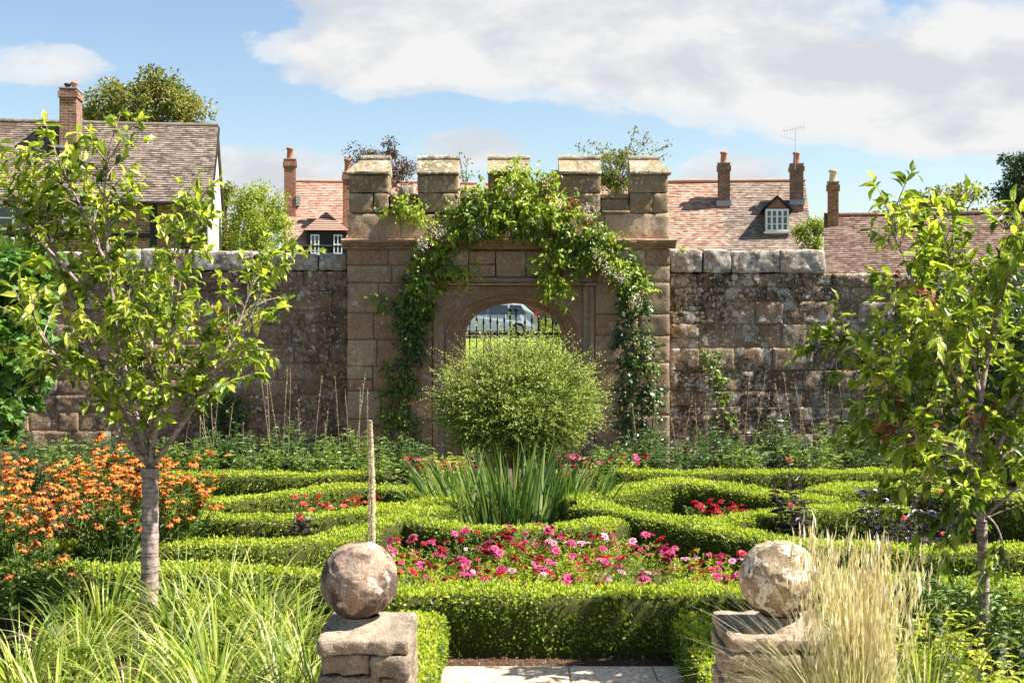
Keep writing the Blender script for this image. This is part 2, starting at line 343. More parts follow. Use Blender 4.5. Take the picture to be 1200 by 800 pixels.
MT['perdark'] = leaf_mat('perennial_leaf_deep', [(.03,.07,.02),(.06,.12,.03),(.11,.18,.04)], .3)
MT['yellowgreen'] = leaf_mat('lime_leaf', [(.22,.28,.03),(.36,.40,.05),(.52,.50,.10)], .38)
MT['silver'] = leaf_mat('silver_leaf', [(.28,.31,.26),(.40,.42,.36)], .25)
MT['darkdahlia'] = leaf_mat('dark_dahlia_leaf', [(.012,.010,.014),(.028,.020,.03),(.05,.04,.05)], .1, .35, .5)
MT['helleaf'] = leaf_mat('helenium_leaf', [(.05,.09,.02),(.09,.15,.03),(.16,.23,.05)], .3)
MT['orange'] = leaf_mat('orange_petal', [(.38,.06,.01),(.56,.13,.014),(.68,.23,.025),(.74,.36,.06)], .25, .6, tcol=1.2, nscale=9.)
MT['brown'] = plain('brown_cone', (.09,.035,.015), .9)
MT['magenta'] = leaf_mat('magenta_petal', [(.32,.015,.07),(.45,.03,.14),(.55,.08,.25)], .25, tcol=1.3)
MT['red'] = leaf_mat('red_petal', [(.25,.005,.012),(.38,.01,.018),(.46,.02,.03)], .25, tcol=1.2)
MT['palepink'] = leaf_mat('pale_pink_petal', [(.55,.24,.38),(.66,.35,.48),(.70,.45,.55)], .25, tcol=1.2)
MT['bark'] = stone_mat('cherry_bark', [(.30,.22,.19),(.38,.29,.26)], lichen=.5, licol=(.6,.56,.52), dark=.7, sc=5., bump=.6)
def bark_mat():
    m, nt, out = newmat('ringed_cherry_bark'); g = N(nt); oc = g('TexCoord').outputs['Object']
    st = g('VectorMath', {0: oc, 1: (9., 9., 70.)}, operation='MULTIPLY').outputs[0]
    n1 = g('TexNoise', {'Vector': st, 'Scale': 1., 'Detail': 5., 'Roughness': .6}).outputs['Fac']
    n2 = g('TexNoise', {'Vector': oc, 'Scale': 30., 'Detail': 8., 'Roughness': .7}).outputs['Fac']
    c = ramp(g, n1, [(.34, (.14,.09,.075)), (.44, (.27,.20,.17)), (.58, (.36,.28,.25)), (.70, (.52,.45,.40))])
    c = mixc(g, 1., c, ramp(g, n2, [(.35, .55), (.65, 1.4)]), 'MULTIPLY')
    h = g('Math', {0: n1, 1: n2}, operation='ADD').outputs[0]
    bs = g('BsdfPrincipled', {'Base Color': c, 'Roughness': .7, 'Specular IOR Level': .3, 'Normal': g('Bump', {'Height': h, 'Strength': .7, 'Distance': .01}).outputs[0]})
    nt.links.new(bs.outputs[0], out.inputs[0]); return m
MT['bark'] = bark_mat()
MT['twig'] = plain('twig_bark', (.13,.075,.05), .8)
MT['stem'] = leaf_mat('green_stem', [(.10,.15,.03),(.20,.25,.06)], .1)
MT['drystem'] = leaf_mat('dry_stem', [(.28,.22,.12),(.45,.36,.22)], .1)
MT['bgtree'] = leaf_mat('far_tree_leaf', [(.06,.09,.02),(.12,.15,.03),(.22,.22,.05),(.30,.24,.08)], .35, nscale=.6)
MT['bgyellow'] = leaf_mat('far_bright_leaf', [(.12,.17,.025),(.24,.29,.04),(.36,.38,.07)], .38, nscale=.6)
MT['bgpurple'] = leaf_mat('far_purple_leaf', [(.035,.02,.022),(.075,.04,.04),(.13,.075,.06)], .2, nscale=.6)
MT['bgdark'] = leaf_mat('far_conifer_leaf', [(.02,.04,.025),(.045,.075,.035),(.09,.12,.05)], .2, nscale=.6)
MT['tileL'] = tile_mat('old_brown_tiles', [(.085,.062,.05),(.13,.098,.078),(.175,.135,.108),(.23,.185,.15)], .35, (.42,.38,.32), .35)
MT['tileM'] = tile_mat('red_clay_tiles', [(.27,.15,.11),(.37,.225,.17),(.44,.29,.225)], .2, (.5,.38,.32), .3)
MT['tileR'] = tile_mat('weathered_clay_tiles', [(.22,.13,.095),(.36,.21,.15),(.45,.28,.205),(.48,.34,.26)], .25, (.45,.38,.31), .3)
MT['tileRg'] = tile_mat('grey_brown_tiles', [(.16,.11,.085),(.24,.175,.135),(.33,.26,.21)], .4, (.46,.43,.38), .4)
MT['tileF'] = tile_mat('purple_brown_tiles', [(.11,.07,.055),(.17,.105,.08),(.25,.17,.13)], .4, (.45,.36,.31), .4)
MT['brick'] = brick_mat('red_brick', (.25,.09,.055), (.36,.15,.09), (.30,.24,.19))
MT['brickold'] = brick_mat('old_brown_brick', (.16,.08,.055), (.30,.14,.09), (.33,.29,.24))
MT['render'] = plain('pale_render', (.46,.44,.40), .85, var=.2, nscale=2.)
MT['timber'] = plain('black_timber', (.018,.016,.015), .6)
MT['white'] = plain('white_paint', (.8,.8,.78), .45, var=.04)
MT['glass'] = plain('window_glass', (.03,.04,.05), .06, var=.1, bump=0, spec=.8)
MT['lead'] = plain('grey_lead', (.30,.32,.34), .5, var=.15)
MT['pot'] = plain('terracotta_pot', (.36,.15,.09), .85)
MT['potbuff'] = plain('buff_pot', (.5,.4,.28), .85)
MT['iron'] = plain('black_iron', (.012,.012,.013), .4, .6)
MT['alu'] = plain('aluminium', (.45,.46,.48), .35, .8)
MT['carpaint'] = plain('silver_blue_paint', (.50,.55,.60), .3, .15, var=.03, bump=0, coat=.8)
MT['carpaint2'] = plain('dark_green_paint', (.02,.07,.055), .3, .2, var=.03, bump=0, coat=.8)
MT['tyre'] = plain('tyre_rubber', (.02,.02,.02), .85)
MT['redlens'] = plain('red_lens', (.5,.015,.015), .15, var=.05, bump=0, spec=.6)
MT['clearlens'] = plain('clear_lens', (.6,.6,.58), .1, var=.05, bump=0, spec=.6)
MT['spike'] = leaf_mat('dry_flower_spike', [(.60,.48,.38),(.76,.66,.54),(.85,.78,.68)], .15)

# ------------------------------------------------------------------ setting
def struct(name, m, mat, kind='structure', label=None):
    o = m.build(name, mat); tag(o, label, None, None, kind); return o
def gz(Y): return float(np.interp(Y, [-500, 17, 50, 900], [0, 0, .42, .42]))
def sheet(name, ys, x0, x1, mat, dz, kind='structure'):
    m = M(); v = []
    for y in ys: v += [(x0, y, gz(y)+dz), (x1, y, gz(y)+dz)]
    m.add(v, [(2*i, 2*i+1, 2*i+3, 2*i+2) for i in range(len(ys)-1)]); return struct(name, m, mat, kind)
sheet('ground', [-400, 17, 50, 900], -700, 700, MT['soil'], 0)
sheet('lawn', [17.4, 50, 53.5], -80, 80, MT['lawn'], .006)
sheet('field', [62.5, 850], -600, 600, MT['lawn'], .006)
sheet('road', [54, 62], -300, 300, MT['road'], .008)
# paving: individual slabs with open joints
m = M(); y = 1.0
while y < 7.2:
    d = U(.42, .62); y1 = min(y+d, 7.22); x = -.39
    while x < 1.3:
        w = U(.45, .8); x1 = min(x+w, 1.32)
        if x1-x > .12: rbox(m, (x, y, -.03), (x1-.007, y1-.007, .032), seg=.09, rad=.008, amp=.003, faces='xXyYZ')
        x = x1
    y = y1
struct('path', m, MT['slab'])
m = M(); box(m, (-.40, .95, -.02), (1.34, 7.24, .024)); struct('path_bed', m, MT['sandbed'])

# world
w = bpy.data.worlds.new('World'); SC.world = w; w.use_nodes = True; nt = w.node_tree; nt.nodes.clear(); g = N(nt)
SUN = Vector((.61, -.045, .79)).normalized(); EL = math.asin(SUN.z); AZ = atan2(SUN.x, SUN.y)
sky = g('TexSky', sky_type='NISHITA', sun_disc=False, sun_elevation=EL, sun_rotation=AZ, air_density=1.0, dust_density=.6, ozone_density=1.2, altitude=0.)
dr = g('TexCoord').outputs['Generated']; sx = g('SeparateXYZ', {0: dr})
yy = g('Math', {0: sx.outputs[1], 1: .08}, operation='MAXIMUM').outputs[0]
uu = g('Math', {0: sx.outputs[0], 1: yy}, operation='DIVIDE').outputs[0]; vv = g('Math', {0: sx.outputs[2], 1: yy}, operation='DIVIDE').outputs[0]
mp = g('CombineXYZ', {0: g('Math', {0: uu, 1: 1.0}, operation='MULTIPLY').outputs[0], 1: g('Math', {0: vv, 1: 1.9}, operation='MULTIPLY').outputs[0], 2: sx.outputs[1]}).outputs[0]
fb = g('TexNoise', {'Vector': mp, 'Scale': 6.5, 'Detail': 11., 'Roughness': .57, 'Distortion': .15}).outputs['Fac']
tot = None
for (px, py, rx, ry, wt) in [(72,78,75,38,.8),(560,45,180,62,1.),(800,70,220,62,1.05),(1010,110,160,45,1.0),(1180,60,150,55,1.0),(450,70,110,40,.9),(420,-10,120,22,.6),(700,-10,300,34,.9),
                             (345,200,105,38,1.),(300,225,60,24,.8),(550,172,80,28,1.1),(850,205,85,28,1.15),(1120,165,90,18,.8),(-200,120,150,60,1.),(1500,150,250,100,1.),(600,-250,400,90,.9),(100,-150,160,50,.6)]:
    a = g('Math', {0: g('Math', {0: uu, 1: (px-600)/F}, operation='SUBTRACT').outputs[0], 1: F/rx}, operation='MULTIPLY').outputs[0]
    b = g('Math', {0: g('Math', {0: vv, 1: (350-py)/F}, operation='SUBTRACT').outputs[0], 1: F/ry}, operation='MULTIPLY').outputs[0]
    e = g('Math', {0: g('Math', {0: a, 1: a}, operation='MULTIPLY').outputs[0], 1: g('Math', {0: b, 1: b}, operation='MULTIPLY').outputs[0]}, operation='ADD').outputs[0]
    e = g('Math', {0: .4, 1: g('Math', {0: e, 1: -.7}, operation='MULTIPLY').outputs[0]}, operation='MULTIPLY').outputs[0] if False else \
        g('Math', {0: g('Math', {0: math.e, 1: g('Math', {0: e, 1: -.9}, operation='MULTIPLY').outputs[0]}, operation='POWER').outputs[0], 1: wt}, operation='MULTIPLY').outputs[0]
    tot = e if tot is None else g('Math', {0: tot, 1: e}, operation='ADD').outputs[0]
tot = g('Math', {0: tot, 1: 1.1}, operation='MINIMUM').outputs[0]
dens = g('Math', {0: g('Math', {0: tot, 1: .42}, operation='MULTIPLY').outputs[0], 1: fb}, operation='ADD').outputs[0]
mask = ramp(g, dens, [(.70, 0.), (.78, .65), (.93, .98)])
mask.node.color_ramp.interpolation = 'EASE'
mp2 = g('VectorMath', {0: mp, 1: (-.012, -.06, 0.)}, operation='ADD').outputs[0]
fb2 = g('TexNoise', {'Vector': mp2, 'Scale': 6.5, 'Detail': 9., 'Roughness': .52, 'Distortion': .15}).outputs['Fac']
sh = g('Math', {0: g('Math', {0: fb, 1: fb2}, operation='SUBTRACT').outputs[0], 1: .5}, operation='ADD').outputs[0]
CB = 4.9
ccol = ramp(g, sh, [(.40, (.84, .87, .92)), (.49, (.96, .97, .99)), (.57, (1.1, 1.1, 1.09))])
ccol = g('VectorMath', {0: ccol, 'Scale': CB}, operation='SCALE').outputs[0]
skc = mixc(g, 1., sky.outputs[0], (1.0, 1.0, 1.0), 'MULTIPLY')
fin = mixc(g, mask, skc, ccol)
bg = g('Background', {'Color': fin, 'Strength': .056})
nt.links.new(bg.outputs[0], g('OutputWorld').inputs[0])
sl = bpy.data.lights.new('sun_lamp', 'SUN'); sl.energy = 5.0; sl.angle = RAD(.5); sl.color = (1., .94, .85)
so = bpy.data.objects.new('sun_lamp', sl); COL.objects.link(so); so.rotation_euler = SUN.to_track_quat('Z', 'Y').to_euler(); so.location = (20, 0, 30)
cam = bpy.data.cameras.new('camera'); cam.lens = 45; cam.sensor_width = 36; cam.shift_y = -50/1200; cam.clip_end = 2000; cam.clip_start = .1
co = bpy.data.objects.new('camera', cam); COL.objects.link(co); co.location = (0, 0, HC); co.rotation_euler = (RAD(90), 0, 0); SC.camera = co
SC.view_settings.view_transform = 'Standard'; SC.view_settings.look = 'None'; SC.view_settings.exposure = 1.6; SC.view_settings.gamma = 1

# ------------------------------------------------------------------ masonry
def courses(m, x0, x1, z0, z1, yf, dep=.2, hh=(.24, .34), ll=(.35, .8), amp=.012, rad=.022, joint=.012, jit=.02, top='Z', seg=.05):
    z = z0
    while z < z1-.01:
        h = U(*hh); zt = z+h
        if z1-zt < hh[0]*.7: zt = z1
        x = x0
        while x < x1-.01:
            l = U(*ll); xt = x+l
            if x1-xt < ll[0]*.7: xt = x1
            j = U(-jit, jit)
            if h > .27 and U() < .08 and xt-x > .3:      # a block split in two thin ones
                zm = z+h*U(.4, .6)
                rbox(m, (x+joint/2, yf+j, z+joint/2), (xt-joint/2, yf+dep, zm-joint/2), seg, rad, amp, faces='xXyz'+'Z')
                rbox(m, (x+joint/2, yf-j, zm+joint/2), (xt-joint/2, yf+dep, zt-joint/2), seg, rad, amp, faces='xXyz'+'Z')
            else:
                rbox(m, (x+joint/2, yf+j, z+joint/2), (xt-joint/2, yf+dep, zt-joint/2), seg, rad, amp, faces='xXyzZ')
            x = xt
        z = zt

YW = 16.3
# left garden wall
wl = thing('garden_wall', 'dark brown stone garden wall with lichened coping, left of the gateway', 'wall', (-5.5, YW, 0))
m = M(); courses(m, -9.5, -2.09, -.1, 2.45, YW, hh=(.17, .31), ll=(.24, .62), jit=.012, rad=.009, amp=.010, joint=.007, seg=.04); m.build('stonework', MT['wall_left'], wl)
m = M(); box(m, (-9.5, YW+.022, -.1), (-2.09, YW+.5, 2.44)); m.build('mortar_core', MT['mortar'], wl)
m = M(); x = -9.5
while x < -2.95:
    l = U(.5, .85); l = min(l, -2.88-x); rbox(m, (x+.005, YW-.04, 2.455), (x+l-.005, YW+.52, 2.70+U(-.02, .03)), .045, .022, .014); x += l
x = -2.88
while x < -2.15:
    l = min(U(.3, .45), -2.09-x); rbox(m, (x+.005, YW-.01, 2.455), (x+l-.005, YW+.5, 2.69+U(-.02, .02)), .045, .03, .015); x += l
m.build('coping', MT['coping'], wl)
# right garden wall
wr = thing('garden_wall', 'lichen spotted stone garden wall with stepped coping, right of the gateway', 'wall', (5.5, YW, 0))
m = M(); courses(m, 2.01, 9.5, -.1, 2.42, YW, hh=(.15, .31), ll=(.24, .72), jit=.016, rad=.009, amp=.012, joint=.007, seg=.04); m.build('stonework', MT['wall'], wr)
m = M(); box(m, (2.01, YW+.025, -.1), (9.5, YW+.5, 2.41)); m.build('mortar_core', MT['mortar'], wr)
m = M(); x = 2.01
for l in (.42, .36, .62, .58):
    rbox(m, (x+.006, YW-.03, 2.43), (x+l-.006, YW+.5, 2.72+U(-.01, .01)), .035, .022, .014); x += l
m.build('coping', MT['coping'], wr)
m = M(); box(m, (3.99, YW+.1, 2.412), (9.5, YW+.5, 2.43)); m.build('wall_top', MT['coping'], wr)

# gateway
YG = 16.05; GX0, GX1 = -2.07, 1.98
gw = thing('stone_gateway', 'battlemented sandstone gateway with a low arched opening in the garden wall', 'gateway', (0, YG, 0))
DX0, DX1, DZ = -.93, .97, 2.26; DC = .02
m = M()
for (a, b) in ((GX0, DX0-.07), (DX1+.07, GX1)):
    courses(m, a, b, -.05, 2.30, YG, hh=(.27, .36), ll=(.3, .6), amp=.005, rad=.012, joint=.006, jit=.004)
courses(m, GX0, -.55, 2.30, 2.72, YG, hh=(.2, .22), ll=(.35, .6), amp=.005, rad=.012, joint=.006, jit=.004)
courses(m, .62, GX1, 2.30, 2.72, YG, hh=(.2, .22), ll=(.35, .6), amp=.005, rad=.012, joint=.006, jit=.004)
courses(m, -.55, .62, 2.37, 2.70, YG+.06, hh=(.33, .34), ll=(.3, .45), amp=.005, rad=.01, joint=.006, jit=.002)
courses(m, GX0, GX1, 2.84, 3.17, YG+.02, dep=.4, hh=(.33, .34), ll=(.4, .7), amp=.006, rad=.014, joint=.006, jit=.004)
m.build('stonework', MT['ashlar'], gw)
m = M()
box(m, (GX0+.012, YG+.03, -.05), (-.86, YG+.7, 2.755)); box(m, (.90, YG+.03, -.05), (GX1-.012, YG+.7, 2.755)); box(m, (-.86, YG+.12, 2.262), (.90, YG+.7, 2.755))
box(m, (GX0+.03, YG+.04, 2.757), (GX1-.03, YG+.40, 3.16))
m.build('wall_core', MT['mortar'], gw)
# arch mouldings
ZS = 1.52
def archpts(d):
    a = .63+d; b = .49+.62*d; t = np.linspace(0, 1, 41)
    th = pi*(1-t); xx = a*np.cos(th); zz = ZS+b*np.abs(np.sin(th))**.70+.03*(1-np.abs(np.cos(th)))
    zj = np.linspace(0, ZS, 14)[:-1]
    x = np.concatenate([np.full(13, -a), xx, np.full(13, a)]); z = np.concatenate([zj, zz, zj[::-1]])
    return np.stack([x+DC, z], 1)
prof = [(.235, YG+.07), (.225, YG+.055), (.205, YG+.055), (.19, YG+.10), (.175, YG+.13), (.145, YG+.135), (.13, YG+.115), (.11, YG+.12), (.095, YG+.17), (.07, YG+.22), (.04, YG+.235), (.03, YG+.215), (.012, YG+.225), (0, YG+.26), (0, YG+.5), (0, YG+.7)]
m = M(); rows = []
for d, y in prof:
    a = archpts(d); rows.append(np.stack([a[:, 0], np.full(len(a), y), a[:, 1]], 1))
rows = np.array(rows); k, n = rows.shape[:2]
rr = rows.reshape(-1, 3); rr = rr+fbm(rr*12, 2)[:, None]*.004
m.add(rr, grid_faces(k, n), .6, 0, True)
oc_ = rows[0]
def torect(p, x0, x1, zt):
    if p[1] <= ZS: return (x0 if p[0] < DC else x1, p[1])
    dx, dz = p[0]-DC, p[1]-ZS; s = 1e9
    if dz > 1e-6: s = min(s, (zt-ZS)/dz)
    if dx > 1e-6: s = min(s, (x1-DC)/dx)
    if dx < -1e-6: s = min(s, (x0-DC)/dx)
    return (DC+dx*s, ZS+dz*s)
for (row, yp, fl) in ((rows[0], YG+.07, False), (rows[-1], YG+.7, True)):
    re = np.array([torect((p[0], p[2]), DX0, DX1, DZ) for p in row]); t = np.linspace(0, 1, 6)[:, None, None]
    outer = np.stack([re[:, 0], np.full(len(re), yp), re[:, 1]], 1)
    gr = row[None]*(1-t)+outer[None]*t
    m.add(gr, grid_faces(6, len(re), flip=not fl), .45, 0, False)
m.build('arch_moulding', MT['mould'], gw)
m = M()    # square label and jamb rolls round the door
for x0, x1 in ((DX0-.065, DX0), (DX1, DX1+.065)): rbox(m, (x0, YG-.02, -.02), (x1, YG+.2, 2.262), .06, .02, .003)
rbox(m, (DX0-.1, YG-.06, 2.265), (DX1+.1, YG+.1, 2.30), .06, .015, .004); rbox(m, (DX0-.06, YG-.02, 2.302), (DX1+.06, YG+.1, 2.365), .06, .02, .004)
m.build('door_label', MT['mould'], gw)
m = M()    # cornice under the battlements
pr = [(YG+.1, 2.725), (YG-.015, 2.725), (YG-.02, 2.745), (YG-.07, 2.775), (YG-.075, 2.79), (YG-.115, 2.80), (YG-.12, 2.835), (YG+.1, 2.86)]
def moulded(m, pr, x0, x1, mi=0, rr=.5):
    xs = np.linspace(x0, x1, int((x1-x0)/.06)+2); pa = np.array(pr)
    v = np.zeros((len(xs), len(pa), 3)); v[..., 0] = xs[:, None]; v[..., 1] = pa[None, :, 0]; v[..., 2] = pa[None, :, 1]
    nz = fbm(v*7, 3, 5); v[..., 1] += nz*.012; v[..., 2] += nz*.005
    m.add(v, grid_faces(len(xs), len(pa), flip=True), rr, mi, False)
    for e, fl in ((0, 0), (-1, 1)): m.add(v[e], [tuple(range(len(pa)))[::(1 if fl else -1)]], rr, mi)
moulded(m, pr, GX0-.06, GX1+.07); m.build('string_course', MT['mould'], gw)
# merlons
mer = [(410, 455, 'l'), (489, 537, ''), (572, 620, ''), (656, 704, ''), (739, 785, 'r')]
for px0, px1, hip in mer:
    x0 = (px0-600)/F*YG; x1 = (px1-600)/F*YG
    if hip == 'l': x0 = GX0+.02
    if hip == 'r': x1 = GX1-.02
    mm = M()
    zc = [3.18, 3.43, 3.66]
    for q in range(2):
        if U() < .55 and q == 0:
            xm = x0+(x1-x0)*U(.35, .65); rbox(mm, (x0, YG+.02, zc[q]), (xm-.003, YG+.44, zc[q+1]-.005), .045, .014, .006); rbox(mm, (xm+.003, YG+.02, zc[q]), (x1, YG+.44, zc[q+1]-.005), .045, .014, .006)
        else: rbox(mm, (x0, YG+.02, zc[q]), (x1, YG+.44, zc[q+1]-.005), .045, .014, .006)
    mo = mm.build('merlon', MT['merlon'], gw)
    c = M(); e = .035; ex0, ex1 = x0-(e if hip == 'l' else .008), x1+(e if hip == 'r' else .008); ze = 3.655; yc = YG+.23
    hx0 = ex0+(.17 if hip == 'l' else 0); hx1 = ex1-(.13 if hip == 'r' else 0)
    rbox(c, (ex0, YG-.03, ze), (ex1, YG+.49, ze+.035), .05, .012, .004)
    def lp(A, B, C_, D, n1=8, n2=6):
        s, t = np.meshgrid(np.linspace(0, 1, n1), np.linspace(0, 1, n2), indexing='ij'); s = s[..., None]; t = t[..., None]
        v = (np.array(A)*(1-s)+np.array(B)*s)*(1-t)+(np.array(D)*(1-s)+np.array(C_)*s)*t
        v = v+fbm(v*9, 2)[..., None]*np.array([0, -.004, .005]); c.add(v, grid_faces(n1, n2), .5, 0, True)
    zb, zr = ze+.034, 3.86
    lp((ex0, YG-.028, zb), (ex1, YG-.028, zb), (hx1, yc-.04, zr), (hx0, yc-.04, zr))
    lp((ex1, YG+.488, zb), (ex0, YG+.488, zb), (hx0, yc+.04, zr), (hx1, yc+.04, zr))
    lp((ex0, YG+.488, zb), (ex0, YG-.028, zb), (hx0, yc-.04, zr), (hx0, yc+.04, zr))
    lp((ex1, YG-.028, zb), (ex1, YG+.488, zb), (hx1, yc+.04, zr), (hx1, yc-.04, zr))
    xs = np.linspace(hx0-.004, hx1+.004, 12); tube(c, np.stack([xs, np.full(12, yc), np.full(12, 3.875)+.004*np.sin(xs*20)], 1), .047, 10)
    co_ = c.build('cap', MT['cap'], mo)
# crenel sills
for (a, b) in ((455, 489), (537, 572), (620, 656), (704, 739)):
    x0 = (a-600)/F*YG+.012; x1 = (b-600)/F*YG-.012
    m = M(); rbox(m, (x0, YG+.10, 3.205), (x1, YG+.40, 3.36), .05, .012, .006); rbox(m, (x0, YG+.07, 3.362), (x1, YG+.42, 3.425), .05, .014, .005)
    rbox(m, (x0, YG-.025, 3.172), (x1, YG+.2, 3.203), .05, .01, .004)
    m.build('crenel_sill', MT['merlon'], gw)
m = M(); rbox(m, (-1.50, YG+.95, 3.18), (-1.30, YG+1.3, 3.60), .05, .02, .006, r=.9); rbox(m, (-1.62, YG+.7, 2.76), (-1.2, YG+1.35, 3.178), .06, .02, .006)
m.build('rear_merlon', MT['cap'], gw)

# iron gate beyond the arch
ig = thing('iron_gate', 'black iron gate with spiked bars inside the stone arch', 'gate', (DC, 16.95, 0))
for i, x in enumerate(np.arange(-.56, .6, .0915)):
    h = 1.84+(.03 if i % 2 else 0)
    if abs(x-DC) < .08: continue
    m = M(); tube(m, [(x, 16.95, .05), (x, 16.95, h-.08)], .0085, 6); tube(m, [(x, 16.95, h-.08), (x, 16.95, h-.05), (x, 16.95, h+.03)], [.015, .015, .001], 6); m.build('bar', MT['iron'], ig)
for x in (-.045, .035):
    m = M(); tube(m, [(x+DC, 16.95, .05), (x+DC, 16.95, 1.92)], .014, 6)
    for s in (-1, 1):
        th = np.linspace(0, 5, 14); tube(m, np.stack([x+DC+s*(.022*np.sin(th)*(1-th/9)), np.full(14, 16.95), 1.935+.022*(1-np.cos(th))*(1-th/9)], 1), .009, 5)
    m.build('meeting_stile', MT['iron'], ig)
for z in (.2, 1.0, 1.62):
    m = M(); box(m, (-.58, 16.935, z), (.62, 16.965, z+.035)); m.build('rail', MT['iron'], ig)

# ------------------------------------------------------------------ piers with balls
def pier(label, cx, cy, x0, x1, zt, bc, br, mat, seed, blabel):
    t = thing('stone_pier', label, 'pier', (cx, cy, 0), 'ball topped piers either side of the path')
    m = M(); e_ = np.concatenate([[-.05], np.sort(np.linspace(.03, zt-.075, 7)+U(-.018, .018, 7)*np.array([1]*6+[0]))]); zz = [(e_[i], e_[i+1]-e_[i]) for i in range(7)]
    for (z, h) in zz:
        x = x0
        while x < x1-.02:
            l = U(.16, .34); xt = x+l
            if x1-xt < .1: xt = x1
            j = U(-.02, .02); rbox(m, (x+.004-(.0 if x > x0 else U(0, .03)), cy-.24+j, z+.004), (xt-.004+(.0 if xt < x1 else U(-.015, .02)), cy+.24+j, z+h-.002), .016, .012, .010, 22., seed=seed); x = xt
    m.build('shaft', MT['pier'], t)
    m = M(); rbox(m, (x0-.012, cy-.26, zt-.072), (x1+.012, cy+.26, zt), .018, .018, .010, 16., seed=seed+3); m.build('cap_stone', MT['pier'], t)
    m = M(); lathe(m, [(.15, zt-.03), (.145, zt+.008), (.12, zt+.02), (.10, zt+.035), (.09, bc[2]-br*.9)], (bc[0], bc[1], 0), 28); m.build('neck', MT['pier'], t)
    n1, n2 = 64, 96; th = np.linspace(0.001, pi-.001, n1); ph = np.linspace(0, 2*pi, n2)
    a, b = np.meshgrid(th, ph, indexing='ij'); d = np.stack([np.sin(a)*np.cos(b), np.sin(a)*np.sin(b), np.cos(a)], -1)
    nz = fbm(d*2.2+seed, 4, 7); pit = np.clip(fbm(d*5+seed, 3, 17)-.35, 0, 1)
    v = np.array(bc)+d*(br*(1+.028*nz-.09*pit))[..., None]*np.array([1, 1, .97])
    m = M(); m.add(v, grid_faces(n1, n2), .5, 0, True); o = m.build('ball_finial', mat, t); o['label'] = blabel
    return t
YP = 5.85
b1 = P(421, 679, YP); b2 = P(913, 677, YP)
pier('pale stone pier with pitted brown ball, left side of the paved path', -.69, YP, -.84, -.46, .612, b1, .177, MT['ball'], 3., 'pitted brown stone ball')
pier('rough stone pier with lichen covered ball, beside the feathery blond grass', 1.22, YP, .96, 1.42, .62, b2, .181, MT['ball2'], 21., 'stone ball blotched with white lichen')

